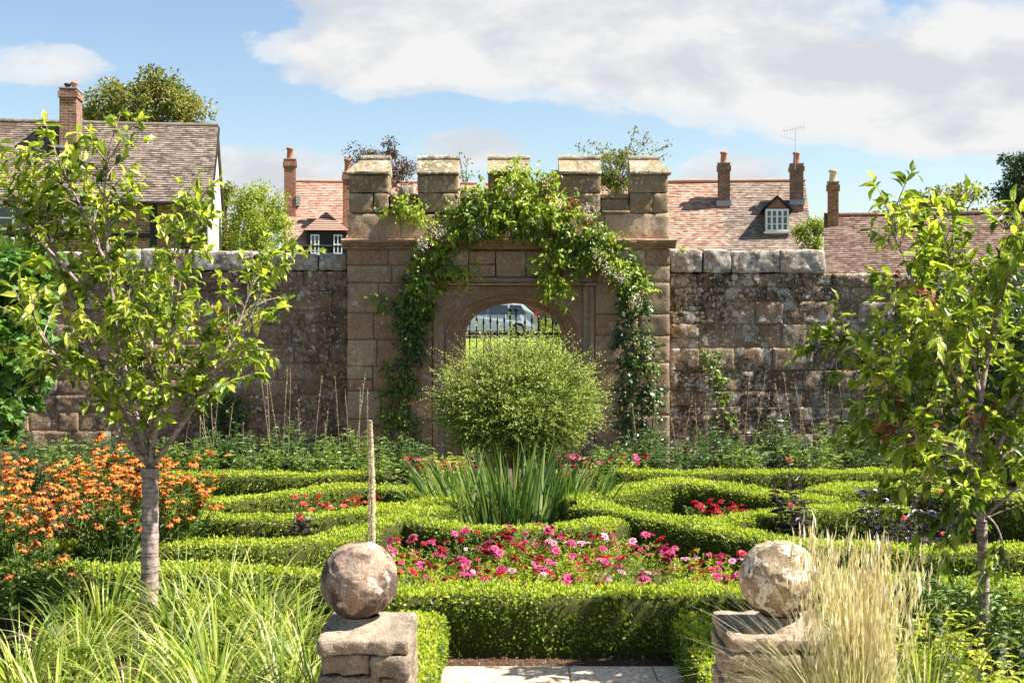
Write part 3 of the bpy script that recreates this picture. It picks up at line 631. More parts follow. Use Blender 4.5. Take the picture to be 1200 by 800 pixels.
# ------------------------------------------------------------------ hedges
def surf_sample(v, f, n):
    a, b, c, d = v[f[:, 0]], v[f[:, 1]], v[f[:, 2]], v[f[:, 3]]
    nm = np.cross(c-a, d-b); ar = np.linalg.norm(nm, axis=1); p = ar/ar.sum(); i = rng.choice(len(f), n, p=p)
    s = U(0, 1, (n, 1)); t = U(0, 1, (n, 1))
    pos = (a[i]*(1-s)+b[i]*s)*(1-t)+(d[i]*(1-s)+c[i]*s)*t
    return pos, nrmz(nm[i]), ar.sum()/2
HG = 'clipped box hedges of the knot garden'
def hedge(label, pts, wd=.34, ht=.38, smooth=2, dens=6400, lsize=.022, tip=.5):
    pts = np.asarray(pts, float)
    if smooth: pts = rounded(pts, smooth)
    pts = resample(pts, .07); k = len(pts)
    t = nrmz(np.gradient(pts, axis=0)); nrm = np.stack([-t[:, 1], t[:, 0]], 1)
    pf = np.array([(-.5, 0), (-.5, .3), (-.5, .6), (-.49, .85), (-.44, .96), (-.3, 1), (-.1, 1), (.1, 1), (.3, 1), (.44, .96), (.49, .85), (.5, .6), (.5, .3), (.5, 0)])
    ends = np.ones(k)
    v = np.zeros((k, len(pf), 3)); v[..., :2] = pts[:, None, :]+nrm[:, None, :]*(pf[None, :, 0:1]*wd*ends[:, None, None]); v[..., 2] = pf[None, :, 1]*ht
    nz = fbm(v*3.5, 3, 4); out = np.zeros_like(v); out[..., :2] = nrm[:, None, :]*np.sign(pf[None, :, 0:1]); out[..., 2] = (pf[:, 1] > .9)[None]
    v = v+out*(nz*.018)[..., None]
    for e, s in ((0, -1), (-1, 1)):       # rounded ends
        extra = v[e].copy(); cen = np.array([pts[e, 0], pts[e, 1], ht*.5]); extra2 = cen+(extra-cen)*.93; extra2[:, :2] += s*t[e]*.035; extra2[:, 2] = np.maximum(extra2[:, 2], 0)
        ex3 = cen+(extra-cen)*.05; ex3[:, :2] += s*t[e]*.05
        v = np.concatenate([ex3[None], extra2[None], v] if e == 0 else [v, extra2[None], ex3[None]])
    V = v.reshape(-1, 3); f = grid_faces(v.shape[0], v.shape[1])
    if np.cross(*(lambda a, b, c, d: (c-a, d-b))(*[V[i] for i in f[(v.shape[0]//2)*(v.shape[1]-1)+6]]))[2] < 0: f = f[:, ::-1]
    m = M(); m.add(V, f, .5, 0, True)
    pos, nm, ar = surf_sample(V, f, 10)
    n = int(ar*dens); pos, nm, ar = surf_sample(V, f, n)
    keep = pos[:, 2] > U(-.02, .07, n); keep &= ~((vnoise(pos*7, 31) < -.42) & (nm[:, 2] < .5) & (U(0, 1, n) < .8)); keep &= ~((vnoise(pos*11, 33) < -.62) & (U(0, 1, n) < .6))
    pos, nm = pos[keep], nm[keep]; n = len(pos)
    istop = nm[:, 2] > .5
    pos = pos+nm*(U(-.014, .022, n)+.009*vnoise(pos*14, 3))[:, None]+rng.normal(size=(n, 3))*.004
    ax = nrmz(nm*.7+rdir(n)*.8+np.array([0, 0, .35])); nn = nrmz(nm*.8+np.array([.25, 0, .3])+rdir(n)*.8)
    sel = (U(0, 1, n) < np.where(istop, tip+.42, tip*(.12+.45*np.clip(pos[:, 2]/ht, 0, 1)**3))) & (vnoise(pos*16, 8) > np.where(istop, -.75, -.15))  # top takes mostly bright leaves, sides few: sun on top painted in
    L = lsize*U(.7, 1.35, n)
    leaves(m, pos[~sel], ax[~sel], nn[~sel], L[~sel], L[~sel]*.62, T_SMALL, None, 1)
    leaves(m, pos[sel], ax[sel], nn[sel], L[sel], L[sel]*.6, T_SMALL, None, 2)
    base = (float(pts[:, 0].mean()), float(pts[:, 1].mean()), 0)
    o = m.build('box_hedge', [MT['core'], MT['box'], MT['boxtip_lit']], base=base)
    tag(o, label, 'hedge', HG); return o
# front hedge and the two short ones along the path
hedge('broad clipped box hedge across the front, between the two stone balls', [(-1.0, 7.69), (1.75, 7.69)], .36, .345, 0, 7500, .021)
hedge('low box hedge end beside the path, right behind the left stone pier', [(-.57, 6.1), (-.57, 7.46)], .33, .245, 0, 8000, .021, .6)
hedge('low box hedge end beside the path, left of the right stone pier', [(1.13, 6.1), (1.13, 7.46)], .34, .245, 0, 8000, .021, .6)
hedge('low front box hedge in the daylilies, left of the left stone ball', [(-3.6, 8.45), (-2.0, 8.45), (-1.2, 8.3), (-.9, 8.0)], .27, .32)
hedge('box hedge arm at front left curving back towards the iris clump', [(-3.4, 9.15), (-2.2, 9.1), (-1.42, 9.25), (-1.1, 9.95), (-.62, 10.75)], .29, .34)
hedge('middle box hedge arm on the left below the coral flowers', [(-3.5, 10.55), (-2.7, 10.5), (-1.95, 10.2), (-1.25, 10.55), (-.6, 11.2)], .29, .34)
hedge('left box hedge arm bending to a point behind the coral flowers', [(-3.1, 11.1), (-2.3, 11.15), (-1.5, 12.2), (-.9, 11.75), (-.45, 11.3)], .29, .34, 1)
hedge('straight rear box hedge below the wall border on the left', [(-3.6, 12.75), (-1.35, 12.85)], .27, .34)
hedge('short box hedge closing the pink flower bed, left of the iris leaves', [(-.76, 10.15), (-.45, 9.95), (-.05, 9.85), (.3, 9.9)], .27, .33)
hedge('rounded box hedge corner closing the flower bed, right of the iris leaves', [(.38, 9.92), (.62, 10.0), (.80, 10.25)], .34, .33)
hedge('long box hedge arm on the right running forward behind the right ball', [(.62, 10.9), (.95, 10.45), (1.6, 9.62), (2.15, 9.05), (2.8, 8.9), (3.7, 8.85)], .29, .36)
hedge('box hedge arm on the right in front of the scarlet flowers', [(1.5, 9.98), (1.85, 10.3), (2.5, 10.7), (3.3, 10.75)], .29, .34)
hedge('right box hedge arm bending to a point behind the scarlet flowers', [(.55, 11.15), (.95, 11.55), (1.57, 12.35), (2.3, 11.6), (2.75, 11.1)], .33, .35, 1)
hedge('straight rear box hedge below the wall border on the right', [(1.1, 12.95), (4.2, 13.0)], .27, .34)
hedge('box hedge arm at far right behind the dark leaved dahlias', [(2.75, 11.4), (3.2, 11.9), (3.9, 11.5), (4.6, 10.9)], .34, .38)
hedge('low box hedge at the right front behind the blond grass', [(1.9, 8.2), (2.6, 8.05), (3.4, 7.95)], .29, .32)

# ------------------------------------------------------------------ round bush
bc = P(607, 475, 12.6); BR = np.array([.85, .80, .60])
bt = thing('round_shrub', 'big shaggy globe shaped shrub in front of the arch', 'shrub', (bc[0], bc[1], 0))
m = M(); 
for k in range(7):
    a = k*2*pi/7; d = np.array([cos(a), sin(a), 0]); tube(m, bez((bc[0]+.03*d[0], bc[1]+.03*d[1], 0), bc+d*.12+np.array([0, 0, -.6]), bc+d*.45+np.array([0, 0, -.15]), 8), np.linspace(.03, .012, 8), 6)
m.build('stem', MT['twig'], bt)
m = M(); n = 6600
d = rdir(n); keep = (d[:, 1] < .55); d = d[keep]; n = len(d)
start = bc+d*BR*U(.35, .86, n)[:, None]
dirn = nrmz(d*np.array([1, 1, .8])+rng.normal(size=(n, 3))*.28+np.array([0, 0, .16])); Ls = U(.12, .26, n)*(1+.35*np.clip(d[:, 2], 0, 1)); long_ = (U(0, 1, n) < .22) & (d[:, 2] > -.45); Ls[long_] *= U(1.2, 1.9, long_.sum())
low = d[:, 2] < -.5; Ls[low] *= .8
for q in range(13):
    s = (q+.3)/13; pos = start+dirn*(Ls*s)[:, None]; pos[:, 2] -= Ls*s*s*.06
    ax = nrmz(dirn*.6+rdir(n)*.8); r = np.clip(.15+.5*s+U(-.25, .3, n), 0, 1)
    tipm = (s > .6) & (U(0, 1, n) < .5) & (d[:, 2] > -.3)  # paler leaves on outer shoot ends, kept off the underside
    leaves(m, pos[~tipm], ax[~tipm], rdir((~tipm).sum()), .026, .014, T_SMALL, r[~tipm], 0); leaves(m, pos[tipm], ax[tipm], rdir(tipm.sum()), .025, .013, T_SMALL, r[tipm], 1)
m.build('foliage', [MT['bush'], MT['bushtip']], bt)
m = M()
for i in rng.choice(n, 900, replace=False): tube(m, [start[i]-d[i]*.1, start[i]+dirn[i]*Ls[i]*.5, start[i]+dirn[i]*Ls[i]*.95], [.004, .003, .0015], 3)
m.build('twig', MT['twig'], bt)['kind'] = 'stuff'

# ------------------------------------------------------------------ iris
it = thing('iris_clump', 'wide clump of upright sword shaped iris leaves under the round shrub', 'plant', (.0, 11.85, 0))
m = M(); n = 460
bx = np.stack([U(-.66, .70, n), 11.45+U(-.25, .3, n), np.zeros(n)], 1)
L = U(.5, .88, n)*(1-.10*np.abs(bx[:, 0])); az = np.where(bx[:, 0] > 0, 0, pi)+rng.normal(size=n)*.9
th = np.abs(bx[:, 0])*.62+U(.0, .25, n)
blades(m, bx, az, th, U(.0, .35, n), L, U(.022, .036, n), 6, tw=-az-pi/2+rng.normal(size=n)*.5)
n = 16; blades(m, np.stack([U(-.8, .5, n), 11.5+U(-.1, .2, n), np.full(n, .0)], 1), U(pi*.8, pi*1.4, n), U(.4, .8, n), U(.8, 1.4, n), U(.5, .7, n), U(.02, .028, n), 7, r=np.full(n, .95))
m.build('leaf_fan', MT['iris'], it)

# ------------------------------------------------------------------ generic planting
def clump(name, label, cat, base, H, R_, ns, LL, LW, mat, per=14, group=None, stem=None, lean=.5, droop=.2, T=T_LEAF, srad=.003, leafstart=.1, build=True, upr=.3):
    base = np.asarray(base, float); t = thing(name, label, cat, base, group)
    m = M(); ms = M(); tips = []
    for i in range(ns):
        a = U(0, 2*pi); rr = math.sqrt(U(0, 1)); b = base+np.array([cos(a)*rr*R_*.45, sin(a)*rr*R_*.45, 0])
        h = H*U(.7, 1.05)*(1-.25*rr); e = base+np.array([cos(a)*rr*R_, sin(a)*rr*R_, h])+np.array([U(-.03, .03), U(-.03, .03), 0])
        mid = b*.5+e*.5+np.array([-cos(a)*rr*R_*.15, -sin(a)*rr*R_*.15, h*.12]); c = bez(b, mid, e, 7)
        tube(ms, c, np.linspace(srad, srad*.5, 7), 4, U(0, 1)); tips.append((c[-1], nrmz(c[-1]-c[-2])))
        s = U(leafstart, 1, per); q = np.stack([np.interp(s, np.linspace(0, 1, 7), c[:, k]) for k in range(3)], 1)
        az = U(0, 2*pi, per); ax = np.stack([np.cos(az), np.sin(az), np.full(per, upr)-droop*U(0, 1.5, per)], 1)
        nn = np.array([0, 0, 1.])+rng.normal(size=(per, 3))*.35
        ll = LL*U(.6, 1.2, per)*(1.15-.5*s); leaves(m, q, ax, nn, ll, ll*LW/LL, T, np.clip(U(0, .8, per)+.2*s, 0, 1), 0)
    ms.build('stem', stem or MT['stem'], t); m.build('foliage', mat, t)
    return t, tips
# flower heads (shared meshes, each an object of its own)
def flower(name, npet, R_, W, droop, mats, cone, cr, ring=1):
    m = M()
    for k in range(ring):
        a = np.arange(npet)*2*pi/npet+k*.3; n = npet; sc = 1-.25*k
        ax = np.stack([np.cos(a), np.sin(a), np.full(n, -droop+.35*k)], 1); pos = ax*cr*.5
        leaves(m, pos*np.array([1, 1, .1]), ax, np.tile([0, 0, 1.], (n, 1)), R_*sc, W, T_LEAF, U(.1, .95, n), 0)
    lathe(m, [(0.001, cone), (cr*.6, cone*.85), (cr, cone*.3), (cr*.9, -cone*.2)], (0, 0, 0), 8, .5, 1)
    return m.data(name, mats)
FH = [flower('helenium_head', 9, .026*s, .017, d, [MT['orange'], MT['brown']], .011, .010) for s, d in ((1., .35), (1.1, .6), (.9, .15))]
FM = flower('pink_head', 8, .024, .018, .0, [MT['magenta'], MT['red']], .006, .006, 2)
FR = flower('red_head', 8, .022, .017, .05, [MT['red'], MT['red']], .006, .006, 2)
FP = flower('pale_head', 8, .022, .017, .0, [MT['palepink'], MT['magenta']], .006, .006, 2)
FD = flower('dahlia_head', 12, .034, .02, -.1, [MT['red'], MT['brown']], .014, .012, 2)
FC = flower('coral_head', 8, .026, .02, .0, [leaf_mat('coral_petal', [(.6,.10,.07),(.7,.2,.13)], .25, tcol=1.2), MT['orange']], .006, .006, 2)

# helenium drift
HP = [(-3.75, 9.3, 1.02, 'rusty orange helenium clump at the left edge, farthest back'), (-3.15, 9.55, 1.06, 'tallest rusty orange helenium clump, behind the left tree trunk'),
      (-3.45, 8.7, .88, 'orange helenium clump at the left edge, in front of its taller neighbours'), (-2.75, 8.95, .98, 'orange helenium clump just left of the left tree trunk'),
      (-2.5, 9.35, 1.0, 'orange helenium clump just right of the left tree trunk'), (-3.1, 8.2, .62, 'low front helenium plant with only a few orange flowers'), (-3.85, 8.3, .75, 'orange helenium plant at the left edge, nearest to the daylilies')]
for j, (x, y, h, lb) in enumerate(HP):
    few = 'few' in lb or 'nearest' in lb
    t, tips = clump('helenium_plant', lb, 'flowering plant', (x, y, 0), h*.94, .36, 75 if not few else 50, .095, .024, MT['helleaf'], 22, 'orange helenium clumps', lean=.3, T=T_LEAF, srad=.0035, upr=.9)
    nf = 105 if not few else 12
    for i in range(nf):
        if i < len(tips): p, d = tips[i]
        else:
            a = U(0, 2*pi); rr = math.sqrt(U(0, 1))*.44; p = np.array([x+cos(a)*rr, y+sin(a)*rr, h*U(.74, 1.03)-.2*rr])
        p = p+np.array([U(-.03, .03), U(-.03, .03), U(0, .04)])
        place(FH[i % 3], 'flower_head', t, p, (U(-.4, .5), U(-.4, .4), U(0, 6)), U(1.0, 1.6))

# pinks in the central bed
PB = [(-.75,8.35),(-.55,8.75),(-.3,8.3),(-.05,8.75),(.2,8.3),(.45,8.8),(.7,8.35),(.95,8.8),(1.15,8.35),(1.45,8.55),(-.35,9.25),(.05,9.3),(.45,9.35),(.85,9.25),(1.3,8.95),(.2,9.6),(-.75,9.1),(1.62,8.3)]
lbs = ['beside the left stone ball','behind the left stone ball, second row','left of centre just behind the front hedge','left of centre in the second row','at centre just behind the front hedge','right of centre in the second row',
 'right of centre just behind the front hedge','at right in the second row','at right just behind the front hedge','near the right stone ball, second row','at the left of the third row','at the centre left of the third row','at the centre right of the third row','at the right of the third row',
 'at the far right below the long hedge arm','at the very back below the iris leaves','at the left back beside the dark hedge arm','close behind the right stone ball']
for (x, y), lb in zip(PB, lbs):
    t, tips = clump('pinks_plant', 'low mound of pink and crimson flowers '+lb, 'flowering plant', (x, y, 0), .31+.09*max(0, y-8.3), .30, 62, .05, .012, MT['peren'] if U() < .25 else MT['boxtip_lit'], 16, 'mounds of pink flowers in the central bed', srad=.002, T=T_SMALL, upr=.8)
    back = y > 8.6
    for i in range(24 if back else 13):
        p, d = tips[i]; p = p+np.array([0, 0, U(.0, .06)]); me = [FM, FR, FM, FR, FM, FM, FP][int(U(0, 7))]
        place(me, 'flower_head', t, p, (U(-.1, .9), U(-.5, .5), U(0, 6)), U(.7, 1.9))
def patch(name, label, cat, x0, x1, y, h, nfl, heads, group, mat, dy=.15, ns=40):
    base = np.array([(x0+x1)/2, y, 0]); t = thing(name, label, cat, base, group); m = M(); ms = M()
    for i in range(ns):
        b = np.array([U(x0, x1), y+U(-dy, dy), 0]); e = b+np.array([U(-.06, .06), U(-.06, .06), h*U(.7, 1.0)]); tube(ms, [b, (b+e)/2, e], .002, 3)
        n = 14; s = U(.2, 1, n)[:, None]; q = b*(1-s)+e*s; leaves(m, q, rdir(n)+np.array([0, 0, .4]), rdir(n)+np.array([0, 0, .6]), .05, .02, T_LEAF)
    ms.build('stem', MT['stem'], t); m.build('foliage', mat, t)
    for i in range(nfl):
        place(heads[int(U(0, len(heads)))], 'flower_head', t, (U(x0, x1), y+U(-dy, dy), h*U(.85, 1.15)), (U(0, .7), U(-.4, .4), U(0, 6)), U(1., 1.6))
patch('bedding_flowers', 'scarlet bedding flowers inside the right hedge point', 'flowering plant', 1.55, 2.05, 11.05, .30, 46, [FR], None, MT['peren'])
patch('bedding_flowers', 'coral and red bedding flowers inside the left hedge point', 'flowering plant', -1.85, -1.15, 11.15, .33, 40, [FC, FR, FC], None, MT['peren'])
patch('bedding_flowers', 'crimson flowers behind the iris leaves, left of the shrub stem', 'flowering plant', -1.1, -.1, 13.2, .40, 44, [FM, FR, FR], None, MT['yellowgreen'])
patch('bedding_flowers', 'crimson flowers behind the iris leaves, right of the shrub stem', 'flowering plant', .15, 1.4, 13.3, .42, 42, [FM, FR, FR], None, MT['yellowgreen'])
patch('bedding_plants', 'pale cabbage green seedlings between the left hedges', 'plant', -2.9, -1.9, 11.85, .26, 0, [], None, MT['fig'], .3, 70)

# tall dried flower spike
p0 = np.array([(435-600)/F*8.0, 8.0, 0]); t = thing('flower_spike', 'tall narrow dried flower spike rising behind the left stone ball', 'plant', p0)
m = M(); c = bez(p0, p0+np.array([.01, 0, .7]), p0+np.array([-.005, 0, 1.34]), 20); tube(m, c, np.linspace(.007, .004, 20), 6); m.build('stem', MT['drystem'], t)
m = M(); n = 2300; s = U(.35, 1, n); q = np.stack([np.interp(s, np.linspace(0, 1, 20), c[:, k]) for k in range(3)], 1); a = U(0, 2*pi, n)
out = np.stack([np.cos(a), np.sin(a), U(-.2, .7, n)], 1); rr = .017*np.clip((1.02-s)*3, .1, 1)
leaves(m, q+out*np.array([1, 1, 0])*(rr*U(.5, 1, n))[:, None], out, rdir(n), .013, .010, T_SMALL); m.build('seed_head', MT['spike'], t)
p0 = np.array([-1.55, 7.9, 0])

# daylily clumps at the front left
DG = 'daylily tufts in the left foreground'
DL = [(25,6.6,'at the left edge, back row'),(95,6.9,'second from the left edge, back row'),(60,5.9,'at the bottom left corner, nearest the camera'),(150,6.2,'in front of the cherry trunk'),(205,6.9,'just right of the cherry trunk'),
      (255,6.4,'tallest, centre of the left foreground'),(250,5.7,'low in the foreground, below the tallest one'),(315,6.9,'back row, in front of the low box hedge'),(330,6.1,'front row, left of the stone pier'),(350,7.15,'at the back, beside the left stone ball'),(365,6.5,'touching the left stone ball'),(395,5.75,'arching over the front of the left stone pier'),(215,7.55,'rearmost, against the low hedge beside the cherry trunk'),(262,7.6,'rearmost, against the low hedge, second from the trunk'),(308,7.55,'rearmost, against the low hedge, third from the trunk'),(120,7.5,'rearmost, left of the cherry trunk')]
for i, (px, y, lb) in enumerate(DL):
    b = XY(px, y); tall = 'tallest' in lb or 'rearmost' in lb; t = thing('daylily_clump', 'tuft of arching yellow green daylily leaves '+lb, 'plant', b, DG)
    m = M(); n = 130 if tall else 105; a = U(0, 2*pi, n); rr = U(0, .11, n); bx = b+np.stack([np.cos(a)*rr, np.sin(a)*rr, np.zeros(n)], 1)
    blades(m, bx, a+rng.normal(size=n)*.3, U(.08, .5, n), U(.4, 2.3, n), U(.42, .72, n)*(1.06 if tall else .92), U(.010, .021, n), 9)
    m.build('leaf_tuft', MT['daylily'], t)
# dead leaf litter and little stones
m = M(); n = 2600; pos = np.stack([U(-3.2, -.6, n), U(5.2, 7.6, n), U(.002, .02, n)], 1)
leaves(m, pos, rdir(n)*np.array([1, 1, .3]), rdir(n)*.5+np.array([0, 0, 1]), U(.02, .06, n), .018, T_LEAF)
n = 500; pos = np.stack([U(-.4, 1.0, n), U(7.22, 7.5, n), U(.002, .02, n)], 1); leaves(m, pos, rdir(n)*np.array([1, 1, .3]), rdir(n)*.5+np.array([0, 0, 1]), U(.01, .025, n), .012, T_SMALL)
tag(m.build('leaf_litter', MT['brownleaf']), 'brown leaf litter lying on the soil', 'leaf litter', None, 'stuff')

# feather grass, right foreground
b = XY(998, 5.35); t = thing('feather_grass', 'tall blond feather grass spraying over the right stone pier', 'ornamental grass', b)
m = M(); n = 2200; a = U(0, 2*pi, n); rr = U(0, .07, n); bx = b+np.stack([np.cos(a)*rr, np.sin(a)*rr, np.zeros(n)], 1)
blades(m, bx, a, U(.0, .7, n), U(.1, 1.5, n)*1.2, U(.35, .85, n), U(.002, .004, n), 7); m.build('leaf_tuft', MT['strawgreen'], t)
m = M(); n = 560; a = rng.normal(pi*.5, 2.0, n); rr = U(0, .06, n); bx = b+np.stack([np.cos(a)*rr, np.sin(a)*rr, np.zeros(n)], 1)
bx = bx+np.array([.03, 0, 0]); az = np.where(U(0, 1, n) < .66, 0.25, pi)+rng.normal(size=n)*.75
tp = blades(m, bx, az, U(.0, .16, n), U(.0, .55, n)**1.8*1.5, U(.55, 1.08, n)+.16*np.exp(-((az-pi)/1.2)**2)*U(0, 1, n), U(.0022, .0042, n), 9, pw=5)
k = 26
n2 = len(tp)*5; i2 = np.repeat(np.arange(len(tp)), 5); hp = tp[i2]-np.stack([U(0, .02, n2), U(0, .01, n2), U(0, .22, n2)], 1); leaves(m, hp, rng.normal(size=(n2, 3))*.13+np.array([.05, 0, 1.]), rdir(n2), U(.04, .09, n2), .0010, T_SMALL)
m.build('plume', MT['straw'], t)
m = M(); n = 130; blades(m, np.tile(b, (n, 1))+rng.normal(size=(n, 3))*.02*np.array([1, 1, 0]), np.full(n, pi)+rng.normal(size=n)*.35, U(.12, .5, n), U(.3, 1.5, n), U(.6, 1.15, n), U(.0016, .003, n), 8, pw=5)
m.build('plume', MT['straw'], t)

# right foreground bed
def strap(name, label, px, y, n, L0, L1, W, mat, curl=(.3, 1.6), group=None):
    b = XY(px, y); t = thing(name, label, 'plant', b, group); m = M(); a = U(0, 2*pi, n); rr = U(0, .1, n)
    bx = b+np.stack([np.cos(a)*rr, np.sin(a)*rr, np.zeros(n)], 1)
    blades(m, bx, a, U(.05, .45, n), U(*curl, n), U(L0, L1, n), U(W*.7, W*1.2, n), 8); m.build('leaf_tuft', mat, t); return t
strap('daylily_clump', 'green strap leaved tuft between the blond grass and the right tree', 1085, 5.6, 80, .5, .8, .018, MT['daylily'], (.3, 1.3), 'daylily tufts in the right foreground')
strap('daylily_clump', 'green strap leaved tuft behind the blond grass', 1045, 6.3, 70, .5, .8, .016, MT['daylily'], (.3, 1.3), 'daylily tufts in the right foreground')
RB = [(1110,6.3,.62,'yellowgreen','yellow green leafy plant left of the right tree trunk'),(1190,5.6,.55,'yellowgreen','yellow green leafy plant at the bottom right corner'),(1150,5.35,.42,'yellowgreen','low yellow leaved plant at the bottom right, nearest the camera'),
      (1060,7.1,.66,'peren','fresh green leafy perennial behind the blond grass'),(1130,7.5,.62,'peren','fresh green leafy perennial behind the right tree trunk'),(1195,6.8,.66,'peren','leafy green perennial at the right edge, beside the trunk'),(1000,7.4,.5,'daylily','pale green leafy perennial just right of the right stone ball'),
      (1225,7.6,.6,'yellowgreen','lime leaved perennial at the right edge, farthest back')]
for px, y, h, mt, lb in RB:
    t, tips = clump('leafy_perennial', lb, 'plant', XY(px, y), h, .30, 46, .085, .036, MT[mt], 16, 'leafy perennials in the right foreground bed', srad=.003)
for px, y, h, lb in ((1110, 6.1, .66, 'grey sea holly stems left of the right tree trunk'), (1172, 5.9, .60, 'grey sea holly stems right of the right tree trunk')):
    t, tips = clump('sea_holly', lb, 'plant', XY(px, y), h, .08, 6, .05, .02, MT['silver'], 10, 'sea hollies in the right foreground bed', srad=.003)
    for p, d in tips[:6]:
        m = M(); n = 80; leaves(m, np.tile(p, (n, 1)), rdir(n)+np.array([0, 0, .3]), rdir(n), U(.012, .026, n), .005, T_SMALL); m.build('flower_head', MT['silver'], t)
# a thin yellow-green shoot above the grass
t, tips = clump('young_shoot', 'thin yellow green shoot poking up behind the blond grass plumes', 'plant', XY(1022, 6.9), 1.12, .05, 3, .07, .03, MT['yellowgreen'], 12, srad=.004, leafstart=.6)

# dark leaved dahlias
for px, y, h, R_, lb in ((932, 10.2, .80, .2, 'upright dark purple leaved dahlia with one red flower, left of its wider neighbour'), (1045, 9.9, .76, .36, 'wide dark purple leaved dahlia left of the right tree'), (1100, 9.3, .62, .3, 'low dark purple leaved dahlia behind the right tree'),
                         (345, 10.0, .62, .13, 'small dark leaved dahlia with maroon flowers among the left hedges')):
    t, tips = clump('dark_dahlia', lb, 'flowering plant', XY(px, y), h, R_, 16 if R_ > .15 else 7, .11, .045, MT['darkdahlia'], 16, 'dark leaved dahlias', stem=MT['twig'], srad=.004)
    for p, d in tips[:3]: place(FD, 'flower_head', t, p+np.array([0, 0, .03]), (.5, U(-.3, .3), 0), .75)

# wall borders
BG_ = 'tall leafy perennials in the border under the wall'
names = [(225,14.4,.8,'peren','beside the bare cherry limb'),(262,14.9,1.0,'perdark','deep green, under the reddish wall stone'),(300,14.2,.75,'peren','third clump left of the rear hedge end'),(338,14.8,1.05,'perdark','deep green, middle of the left border'),
 (372,14.1,.78,'peren','fresh green, middle of the left border'),(408,14.7,.95,'peren','below the left edge of the gateway'),(440,14.0,.7,'peren','left of the flower spike'),(480,14.6,.85,'perdark','deep green, at the left jamb'),(520,14.2,.62,'yellowgreen','lime green, left of the shrub stem'),
 (715,14.3,.75,'peren','just right of the round shrub'),(755,14.8,.95,'perdark','deep green, below the right climbing rose'),(795,14.2,.8,'perdark','deep green, right of the gateway corner'),(835,14.8,1.0,'perdark','below the little wall creeper'),(872,14.2,.85,'peren','middle of the right border, fresh green'),
 (912,14.8,1.1,'perdark','deep green, behind the upright dark dahlia'),(950,14.1,.9,'peren','fresh green, right of the upright dark dahlia'),(992,14.7,1.15,'peren','tallest of the right border'),(1035,14.0,.95,'perdark','deep green, behind the wide dark dahlia'),(1080,14.6,1.1,'perdark','behind the right tree crown'),(1130,13.9,.95,'perdark','farthest right in the wall border'),
 (180,14.6,.85,'peren','behind the left tree trunk'),(130,14.2,.9,'perdark','behind the orange flowers'),(1190,14.5,1.0,'peren','fresh green, at the right edge of the border'),(1245,14.1,.9,'perdark','deep green, just beyond the right edge'),(1300,14.6,1.0,'peren','last clump of the right border'),(80,13.6,1.0,'peren','second from the left edge, above the orange flowers'),(35,13.9,1.0,'perdark','at the left edge below the fig tree')]
for px, y, h, mt, lb in names:
    lbl = 'leafy perennial under the wall, '+lb
    clump('border_perennial', lbl, 'plant', XY(px, y), h*.72, .40, 38, .11, .036, MT[mt], 15, BG_, srad=.004)
# dry stalks standing above the borders
for px, y, h, lb in ((255,15.2,1.25,'dry stalks against the wall behind the left tree limb'),(335,15.3,1.3,'dry stalks in the middle of the left border'),(395,15.2,1.25,'dry stalks left of the gateway edge'),(790,15.2,1.35,'dry stalks right of the gateway corner'),(905,15.2,1.35,'dry stalks in the middle of the right border'),(975,15.2,1.4,'yellowish dry stalks near the right tree')):
    b = XY(px, y); t = thing('dry_stalks', lb, 'plant', b, 'dry stalks along the wall'); 
    for i in range(8):
        c0 = b+np.array([U(-.45, .45), U(-.2, .2), 0]); m = M(); hh = h*U(.45, 1.05); e = c0+np.array([U(-.22, .22), 0, hh]); tube(m, bez(c0, (c0+e)/2+np.array([U(-.03, .03), 0, 0]), e, 6), [.004, .004, .0035, .003, .003, .002], 4, U(0, 1))
        n = 26; s = U(.5, 1, n)[:, None]; leaves(m, c0*(1-s)+e*s, rdir(n)+np.array([0, 0, .8]), rdir(n), .025, .012, T_SMALL); m.build('stalk', MT['drystem'], t)

# ------------------------------------------------------------------ climbers
def climber(t, path, rads, n, mats, LL, LW, y0, part='foliage', thick=.22, down=.4, T=T_LEAF, clus=7):
    """leaves gathered in sprays along a path of (px,py) on the gateway face"""
    path = np.array([P(a, b, y0) for a, b in path]); rads = np.asarray(rads, float)
    d = np.linalg.norm(np.diff(path, axis=0), axis=1); s = np.concatenate([[0], np.cumsum(d)]); s /= s[-1]
    nc = n//clus; u = U(0, 1, nc)
    rmid = np.interp(u, s, rads); c = np.stack([np.interp(u, s, path[:, k]) for k in range(3)], 1)
    a = U(0, 2*pi, nc); rr = np.sqrt(U(0, 1, nc))*rmid
    c[:, 0] += np.cos(a)*rr; c[:, 2] += np.sin(a)*rr
    c[:, 1] = y0-U(.0, 1., nc)*thick*np.clip(1-(rr/np.maximum(rmid, .01))**2, .25, 1)*np.clip(rmid/.2, .3, 1.3)
    m = M(); spd = nrmz(np.stack([np.cos(a)*.6+rng.normal(size=nc)*.5, -U(.1, .9, nc), np.sin(a)*.3+U(-.7, .6, nc)], 1))
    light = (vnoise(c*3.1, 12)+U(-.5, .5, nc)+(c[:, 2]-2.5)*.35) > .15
    for q in range(clus):
        pos = c+spd*(q*LL*.42)+rng.normal(size=c.shape)*.01; ax = nrmz(spd*.7+rdir(nc)*.7+np.array([0, 0, -down])); nn = nrmz(np.array([.2, -.7, .7])+rng.normal(size=c.shape)*.5)
        l = LL*U(.65, 1.2, nc)
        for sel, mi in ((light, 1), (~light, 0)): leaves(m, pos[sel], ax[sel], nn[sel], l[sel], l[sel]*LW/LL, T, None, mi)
    m.build(part, mats, t); return path
